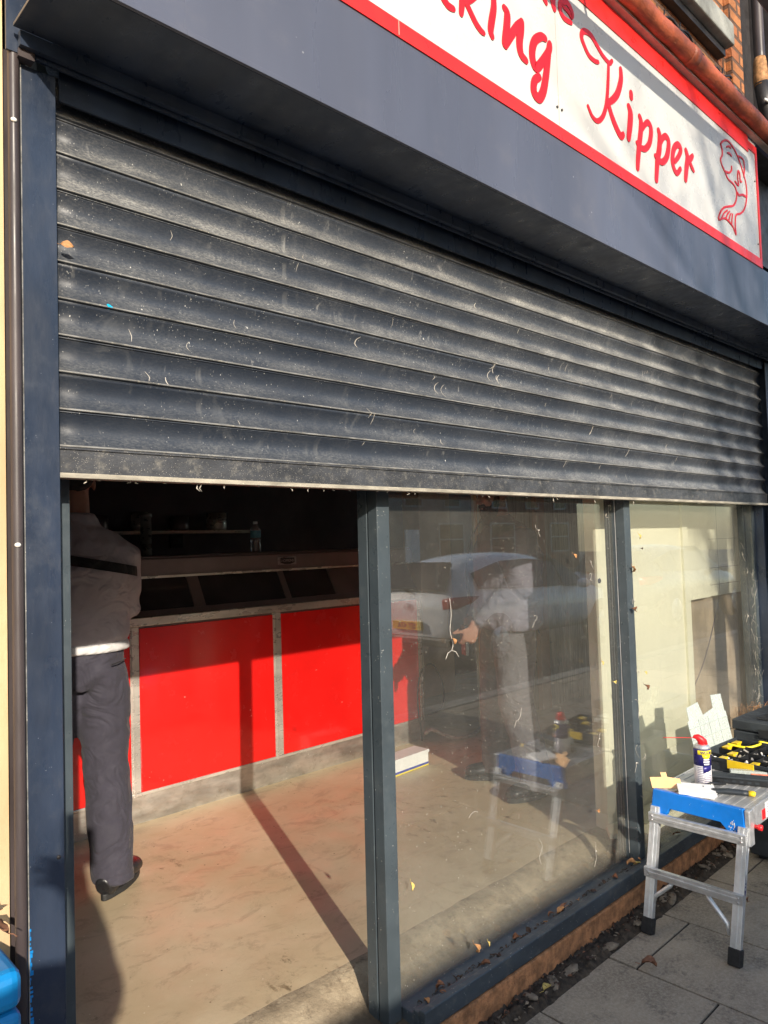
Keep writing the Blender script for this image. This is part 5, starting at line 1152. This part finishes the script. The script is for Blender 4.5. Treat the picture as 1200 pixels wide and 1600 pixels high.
# worker with his back to us, arms folded in front
J1 = dict(hem=.035, leg=1.10, hip=(0, 0, .95), chest=(0, .015, 1.27), neck=(0, -.01, 1.47), head=(.0, -.05, 1.63), nod=-.35, bulk=1.06,
          sh_r=(-.165, .01, 1.345), el_r=(-.190, -.03, 1.125), wr_r=(-.06, -.26, 1.12), sh_l=(.185, .01, 1.41), el_l=(.26, -.05, 1.16), wr_l=(.05, -.27, 1.16),
          kn_r=(-.105, -.01, .50), an_r=(-.115, .03, .095), kn_l=(.12, -.05, .50), an_l=(.15, -.06, .095), toe_r=(-.62, -.75, 0), toe_l=(.3, -1, 0),
          hf_r=(.8, -.3, -.1), hf_l=(-.8, -.3, -.1))
p1 = person('person seen from behind in grey sweatshirt and slate trousers, black strap across the back', (1.145, 1.43, .171), math.radians(180 - 12), .99, J1, head='hair')
m = MB()   # strap across the back, following the shirt
pts = []
for i in range(19):
    a = -1.75 + i * 3.5 / 18
    pts.append(Vector((.218 * math.sin(a) * 1.0, .015 + .160 * math.cos(a), 1.285 + .045 * math.sin(a) + .01)))
vs = []; fs = []
for p in pts:
    n_ = Vector((p.x, p.y, 0)).normalized()
    for dz, dn in ((-.019, 0), (.019, 0), (.019, .004), (-.019, .004)): vs.append(p + Vector((0, 0, dz)) + n_ * (dn + .004))
for i in range(len(pts) - 1):
    for q in range(4): fs.append((i * 4 + q, i * 4 + (q + 1) % 4, i * 4 + 4 + (q + 1) % 4, i * 4 + 4 + q))
m.add(vs, fs, 0, False); m.build('back_strap', 'strap', p1)
m = MB(); m.tube(smooth3d([(-.10, .135, .90), (-.13, .12, .905), (-.165, .07, .91)], 4), .0025, 6); m.build('pocket_seam', 'strap', p1)
# bearded worker inside behind the middle pane, looking left
J2 = dict(hip=(0, .01, .95), chest=(0, .02, 1.27), neck=(0, -.02, 1.47), head=(.0, -.05, 1.62), nod=-.22, bulk=1.3, turn=.1, leg=1.12,
          sh_r=(-.19, .01, 1.41), el_r=(-.225, .03, 1.12), wr_r=(-.11, -.17, .92), sh_l=(.19, .01, 1.41), el_l=(.23, .0, 1.12), wr_l=(.07, -.19, .92),
          kn_r=(-.14, -.03, .50), an_r=(-.17, -.02, .095), kn_l=(.15, -.02, .50), an_l=(.18, .07, .095), hf_r=(.35, -.35, -1), hf_l=(-.35, -.35, -1), hp_r=(1, 0, -.2), hp_l=(-1, 0, -.2), curl=.5, hem=-.07)
p2 = person('bearded person in dark turban and grey sweatshirt looking down behind the middle pane', (3.27, .95, .171), math.radians(-122), .975, J2, sweat='sweat_dark', trouser='trouser_grey', hem=False)
m = MB(); vs = []; fs = []
for i in range(23):
    a = i * 2 * PI / 22; x = .0 ; 
    pts = None
loopp = [Vector((.215 * math.cos(a) * .0 + (-.06 + .11 * math.sin(a)), 0, 0)) for a in (0,)]
path = [(-.16, -.13, .98), (-.13, -.165, 1.10), (-.09, -.175, 1.22), (-.05, -.150, 1.36), (-.06, -.06, 1.475), (-.07, .05, 1.46), (-.11, .14, 1.32), (-.16, .165, 1.18), (-.20, .13, 1.02), (-.215, .02, .98)]
pp = smooth3d(path, 5)
for i, p in enumerate(pp):
    d = (pp[min(i + 1, len(pp) - 1)] - pp[max(i - 1, 0)]).normalized(); n_ = (p - Vector((-.02, .0, p.z))).normalized(); s_ = d.cross(n_).normalized()
    for a, c in ((-.022, .006), (.022, .006), (.022, .011), (-.022, .011)): vs.append(p + s_ * a + n_ * c)
for i in range(len(pp) - 1):
    for q in range(4): fs.append((i * 4 + q, i * 4 + (q + 1) % 4, i * 4 + 4 + (q + 1) % 4, i * 4 + 4 + q))
m.add(vs, fs, 0, True); m.build('shoulder_strap', 'strap', p2)
ph = MB().box(-.055, .025, -.245, -.225, .72, .88); tag(ph.build('handheld_tool', 'black', bevel=.004), 'dark handheld device held in both hands by the bearded person', 'tool')
bpy.data.objects['handheld_tool'].matrix_world = p2.matrix_basis.copy() if False else Matrix.Translation((3.27, .95, .171)) @ Matrix.Rotation(math.radians(-122), 4, 'Z')
# the photographer, standing behind the camera, phone held out in both hands
J3 = dict(hip=(0, .0, .95), chest=(0, .015, 1.27), neck=(0, -.01, 1.45), head=(.0, -.03, 1.60), bulk=1.15,
          sh_r=(-.19, .01, 1.39), el_r=(-.26, -.10, 1.20), wr_r=(-.20, -.28, 1.36), sh_l=(.19, .01, 1.39), el_l=(.30, -.06, 1.18), wr_l=(.30, -.26, 1.36),
          kn_r=(-.10, 0, .50), an_r=(-.12, .02, .095), kn_l=(.10, -.0, .50), an_l=(.12, .02, .095), hf_r=(.2, -.3, 1), hf_l=(-.2, -.3, 1), hp_r=(1, -.2, 0), hp_l=(-1, -.2, 0), curl=.3)
p3 = person('person in a dark coat standing on the pavement taking a photo of the shop', (-.47, -2.02, 0), math.radians(180 - 30), 1.05, J3, sweat='coat', head='hair', hem=False)
phn = MB().box(-.037, .037, -.075, .075, .012, .020); o = phn.build('phone', 'black', bevel=.003); o.matrix_world = co.matrix_world.copy(); tag(o, 'black phone held out in front of the person in a dark coat', 'phone')

# ================================================================== STREET BEHIND THE CAMERA (seen in the glass)
struct(bxs((-40, 60, -14.5, -11.2, -.16, .0)).build('far_pavement', 'slab'))
m = MB()
for i in range(-8, 14): m.box(i * 4, i * 4 + 2, -7.15, -7.05, -.1297, -.126)
struct(m.build('road_marking', 'white_line'))
def hatchback(label, x, y, paint, rz=0):
    """nose towards +x"""
    t = thing('parked_car', label, 'car', (x, y, -.13), rz, 'cars parked along the kerb'); m = MB(); g_ = MB()
    # stations: x, half width at sill/mid/belt/roof, z sill/mid/belt/roof
    st = [(0.00, .60, .66, .64, .60, .42, .62, .80, .84), (.06, .72, .78, .76, .56, .30, .60, .86, .92), (.22, .82, .87, .80, .55, .24, .62, .96, 1.22), (.50, .84, .885, .82, .57, .22, .64, .97, 1.38), (1.1, .85, .89, .83, .60, .22, .64, .95, 1.455), (1.8, .85, .89, .84, .61, .22, .64, .93, 1.46),
          (2.4, .85, .89, .84, .60, .22, .64, .92, 1.40), (2.85, .85, .89, .83, .57, .22, .64, .92, 1.20), (3.15, .85, .885, .80, .62, .22, .63, .92, 1.00), (3.6, .84, .87, .76, .62, .22, .60, .84, .90), (4.05, .80, .82, .68, .56, .24, .55, .74, .79), (4.28, .66, .68, .58, .46, .30, .50, .64, .67)]
    vs = []; n = 9
    for (X, a, b_, c, d, z0, z1, z2, z3) in st:
        half = [(a, z0), (b_, z1), (c, z2), (d, z3)]
        ring = [(h, z) for h, z in half] + [(0, z3 + .03)] + [(-h, z) for h, z in reversed(half)]
        vs += [(X, h, z) for h, z in ring]
    fs = []
    for i in range(len(st) - 1):
        for j in range(n - 1): q = i * n + j; fs.append((q, q + 1, q + n + 1, q + n))
        fs.append((i * n + n - 1, i * n, i * n + n, i * n + n + n - 1))
    fs += [tuple(range(n)), tuple((len(st) - 1) * n + j for j in reversed(range(n)))]
    m.add(vs, fs, 0, True); bd = m.build('body', paint, t); ss = bd.modifiers.new('s', 'SUBSURF'); ss.levels = ss.render_levels = 2
    def on(ix, side, u, out=.012):
        X, a, b_, c, d, z0, z1, z2, z3 = st[ix]; return Vector((X, side * (c + (d - c) * u + out), z2 + (z3 - z2) * u))
    for s in (-1, 1):
        for seq in ([(3, .10, .62), (4, .06, .80)], [(4, .05, .82), (5, .05, .84), (6, .05, .82)], [(6, .05, .82), (7, .05, .78), (8, .05, .10)]):
            pl_ = [on(i, s, a) for i, a, b_ in seq] + [on(i, s, b_) for i, a, b_ in reversed(seq)]
            cxx = sum((p for p in pl_), Vector()) / len(pl_); pl_ = [cxx + (p - cxx) * .95 for p in pl_]
            w_ = MB(); nn = len(pl_); w_.add(pl_ + [p - Vector((0, s * .02, 0)) for p in pl_], [tuple(range(nn)), tuple(range(2 * nn - 1, nn - 1, -1))] + [(i, (i + 1) % nn, (i + 1) % nn + nn, i + nn) for i in range(nn)]); w_.build('side_window', 'car_glass', t)
    w_ = MB(); q = [Vector((.065, -.60, 1.00)), Vector((.065, .60, 1.00)), Vector((.33, .52, 1.345)), Vector((.33, -.52, 1.345))]; w_.add([p + Vector((-.045, 0, .030)) for p in q] + q, [(0, 1, 2, 3), (7, 6, 5, 4), (0, 4, 5, 1), (1, 5, 6, 2), (2, 6, 7, 3), (3, 7, 4, 0)]); w_.build('rear_window', 'car_glass', t, .01)
    w_ = MB(); q = [Vector((3.12, -.66, 1.0)), Vector((3.12, .66, 1.0)), Vector((2.46, .52, 1.39)), Vector((2.46, -.52, 1.39))]; w_.add([p + Vector((.03, 0, .03)) for p in q] + q, [(0, 1, 2, 3), (7, 6, 5, 4), (0, 4, 5, 1), (1, 5, 6, 2), (2, 6, 7, 3), (3, 7, 4, 0)]); w_.build('windscreen', 'car_glass', t, .01)
    for s in (-1, 1):
        w_ = MB(); w_.loft([((.03, s * .60, .84), .03, .07), ((.08, s * .76, .86), .03, .075), ((.26, s * .860, .90), .02, .05), ((.42, s * .862, .93), .006, .015)], 12, up=(1, 0, 0)); w_.build('tail_light', 'tail_light', t)
        w_ = MB(); w_.loft([((4.10, s * .62, .64), .08, .06), ((3.85, s * .74, .70), .06, .04), ((3.7, s * .77, .73), .02, .02)], 12, up=(0, 0, 1)); w_.build('headlight', 'clear_plastic', t)
        w_ = MB(); w_.ell((2.72, s * .98, .97), .08, .11, .07); w_.build('door_mirror', paint, t)
        for X in (.78, 3.42):
            w_ = MB(); w_.tube([Vector((X, s * .66, .31)), Vector((X, s * .70, .31)), Vector((X, s * .86, .31)), Vector((X, s * .90, .31))], [.27, .31, .31, .28], 28); wh = w_.build('wheel', 'rubber', t)
            w_ = MB(); w_.tube([Vector((X, s * .895, .31)), Vector((X, s * .905, .31))], [.21, .20], 24)
            for kk in range(5): a = kk * 2 * PI / 5; bar(w_, (X, s * .908, .31), (X + .19 * math.cos(a), s * .908, .31 + .19 * math.sin(a)), .05, .014, up=(0, 1, 0))
            w_.build('rim', 'rim', wh)
            w_ = MB(); w_.tube([Vector((X, s * .78, .33)), Vector((X, s * .888, .33))], .36, 28); w_.build('wheel_arch', 'black', t)
    bxs((-.012, .10, -.70, .70, .30, .42)).build('bumper', 'black', t, .03); pt = bxs((-.035, .02, -.26, .26, .50, .61)).build('number_plate', 'plate', t, .004)
    textmesh('SJY 47A', .10, lambda x, y, z: Vector((-.0365 - z, -x, .553 + y)), name='plate_lettering', mats='black', parent=pt, bold=.002)
    w_ = MB(); N_ = 24
    w_.tube([Vector((-.030 + .02, .055 * math.cos(a), .80 + .04 * math.sin(a))) for a in [i * 2 * PI / N_ for i in range(N_ + 1)]], .006, 6); w_.tube([Vector((-.012, -.045, .81)), Vector((-.016, 0, .785)), Vector((-.012, .045, .81))], .005, 6); w_.build('emblem', 'rim', t)
    w_ = MB(); w_.tube([Vector((.035, .0, .985)), Vector((.07, -.2, 1.04)), Vector((.10, -.36, 1.06))], [.014, .009, .006], 6); w_.build('wiper', 'black', t)
    return t
hatchback('white hatchback parked at the kerb, its rear reflected in the window', 7.0, -5.15, 'car_white')
# a tall van parked behind the photographer; it keeps the low sun off the pavement and the foot of the shop front
vn = thing('parked_van', 'tall white panel van parked at the kerb opposite the shop door', 'van', (-1.75, -5.15, -.13), 0, None)
pf = [(0.0, .42), (0.0, 1.15), (.06, 1.80), (.22, 1.985), (4.55, 1.985), (4.75, 1.90), (5.35, 1.22), (5.70, 1.08), (5.86, .85), (5.88, .42)]
MB().prism(pf, lambda u, v, t: (u, -.93 + t, v), 1.86).build('body', 'car_white', vn, .09, seg=4)
bxs((.1, 5.8, -.90, .90, .26, .43)).build('sill', 'black', vn, .02)
for s_ in (-1, 1):
    MB().prism([(4.25, 1.22), (4.25, 1.78), (4.70, 1.78), (5.18, 1.22)], lambda u, v, t: (u, s_ * .925 + t * s_, v), .012).build('cab_window', 'car_glass', vn, .003)
    MB().prism([(2.6, .55), (2.6, 1.84), (2.62, 1.84), (2.62, .55)], lambda u, v, t: (u, s_ * .925 + t * s_, v), .008).build('door_gap', 'black', vn)
    MB().ell((4.95, s_ * 1.06, 1.25), .06, .10, .13).build('door_mirror', 'black', vn)
    MB().box(-.02, .03, s_ * .80 - .06, s_ * .80 + .06, .85, 1.25).build('tail_light', 'tail_light', vn, .01); MB().box(5.70, 5.86, s_ * .68 - .14, s_ * .68 + .14, .80, .98).build('headlight', 'clear_plastic', vn, .03)
    for X in (.95, 4.95):
        wh = MB().tube([Vector((X, s_ * .70, .33)), Vector((X, s_ * .74, .33)), Vector((X, s_ * .92, .33)), Vector((X, s_ * .95, .33))], [.29, .33, .33, .30], 28).build('wheel', 'rubber', vn)
        MB().tube([Vector((X, s_ * .945, .33)), Vector((X, s_ * .96, .33))], [.21, .19], 24).build('rim', 'rim', wh)
MB().add([(4.80, -.80, 1.87), (4.80, .80, 1.87), (5.34, .84, 1.25), (5.34, -.84, 1.25), (4.83, -.80, 1.90), (4.83, .80, 1.90), (5.37, .84, 1.28), (5.37, -.84, 1.28)], [(0, 3, 2, 1), (4, 5, 6, 7), (0, 1, 5, 4), (1, 2, 6, 5), (2, 3, 7, 6), (3, 0, 4, 7)]).build('windscreen', 'car_glass', vn)
hatchback('dark blue hatchback parked in front of the white one', 12.1, -5.2, 'car_dark')
# terrace across the road
rs = random.Random(6)
for i in range(5):
    x0 = -8 + i * 9.0; br = i % 2 == 0
    t = thing('terrace_house', ['leftmost brick house across the road', 'pale rendered house second along the far terrace', 'brick house in the middle of the far terrace', 'pale rendered house fourth along the far terrace', 'rightmost brick house of the far terrace'][i], 'house', (x0, -21, 0), 0, 'terrace across the road')
    bxs((0, 8.98, -7, 0, -.1, 5.2)).build('wall', 'brick_far' if br else 'render_wall', t)
    m = MB(); m.add([(0, .3, 5.2), (8.98, .3, 5.2), (8.98, -3.5, 7.6), (0, -3.5, 7.6), (0, -7.3, 5.2), (8.98, -7.3, 5.2)], [(0, 1, 2, 3), (3, 2, 5, 4), (0, 3, 4), (1, 5, 2), (0, 4, 5, 1)]); m.build('roof', 'slate', t)
    for (wx, wz, ww, wh) in ((1.2, 3.1, 1.2, 1.4), (4.0, 3.1, 1.2, 1.4), (6.6, 3.1, 1.2, 1.4), (1.0, .8, 2.0, 1.6), (6.2, .8, 1.8, 1.6)):
        f_ = bxs((wx, wx + ww, .0, .05, wz, wz + .08), (wx, wx + ww, .0, .05, wz + wh - .08, wz + wh), (wx, wx + .08, .0, .05, wz + .081, wz + wh - .081), (wx + ww - .08, wx + ww, .0, .05, wz + .081, wz + wh - .081), (wx + .081, wx + ww - .081, .0, .045, wz + wh * .5, wz + wh * .5 + .06)).build('window', 'win_white', t)
        bxs((wx + .07, wx + ww - .07, -.02, .02, wz + .07, wz + wh - .07)).build('pane', 'car_glass', f_)
    bxs((4.0, 4.9, 0, .06, 0, 2.1)).build('door', ['red_plastic', 'iron', 'can_blue', 'white_paper', 'iron'][i], t)
# bare street tree whose branches shade the right of the sign
tr = thing('street_tree', 'tall bare street tree standing at the kerb', 'tree', (1.9, -8.6, -.13))
tk = MB(); rs = random.Random(17); tips = []
def grow(mb, p, d, L, r, lev):
    pts = [p.copy()]; rr = [r]; q = p.copy(); dd = d.copy()
    for i in range(5):
        dd = (dd + Vector((rs.uniform(-1, 1), rs.uniform(-1, 1), rs.uniform(-.3, .8))) * .16).normalized(); q = q + dd * L / 5; pts.append(q.copy()); rr.append(r * (1 - .13 * (i + 1)))
        if lev > 0 and i >= (2 if lev == 4 else 0):
            for _ in range(2 if lev > 1 else 3):
                if rs.random() < .85:
                    a = Vector((rs.uniform(-1, 1), rs.uniform(-1, 1), rs.uniform(-.1, .6))).normalized(); nd = (dd * .55 + a * .8).normalized(); grow(mb, q, nd, L * rs.uniform(.45, .62), rr[-1] * .55, lev - 1)
    mb.tube(pts, rr, 8 if lev > 2 else 4)
grow(tk, Vector((0, 0, 0)), Vector((-.08, 0, 1)), 4.2, .13, 4)
for (p_, d_, l_, r_) in (((-.25, 0, 3.9), (-.65, .1, .95), 3.2, .06), ((-.3, 0, 4.0), (-.55, -.1, .9), 3.2, .06), ((-.3, 0, 3.8), (-.2, .1, 1), 3.4, .06)): grow(tk, Vector(p_), Vector(d_).normalized(), l_, r_, 3)
tk.build('branches', 'bark', tr)
tk2 = MB(); tk2.tube([Vector((0, 0, 0)), Vector((0, 0, .2)), Vector((0, 0, 1.6))], [.19, .15, .13], 14); tk2.build('trunk', 'bark', tr)
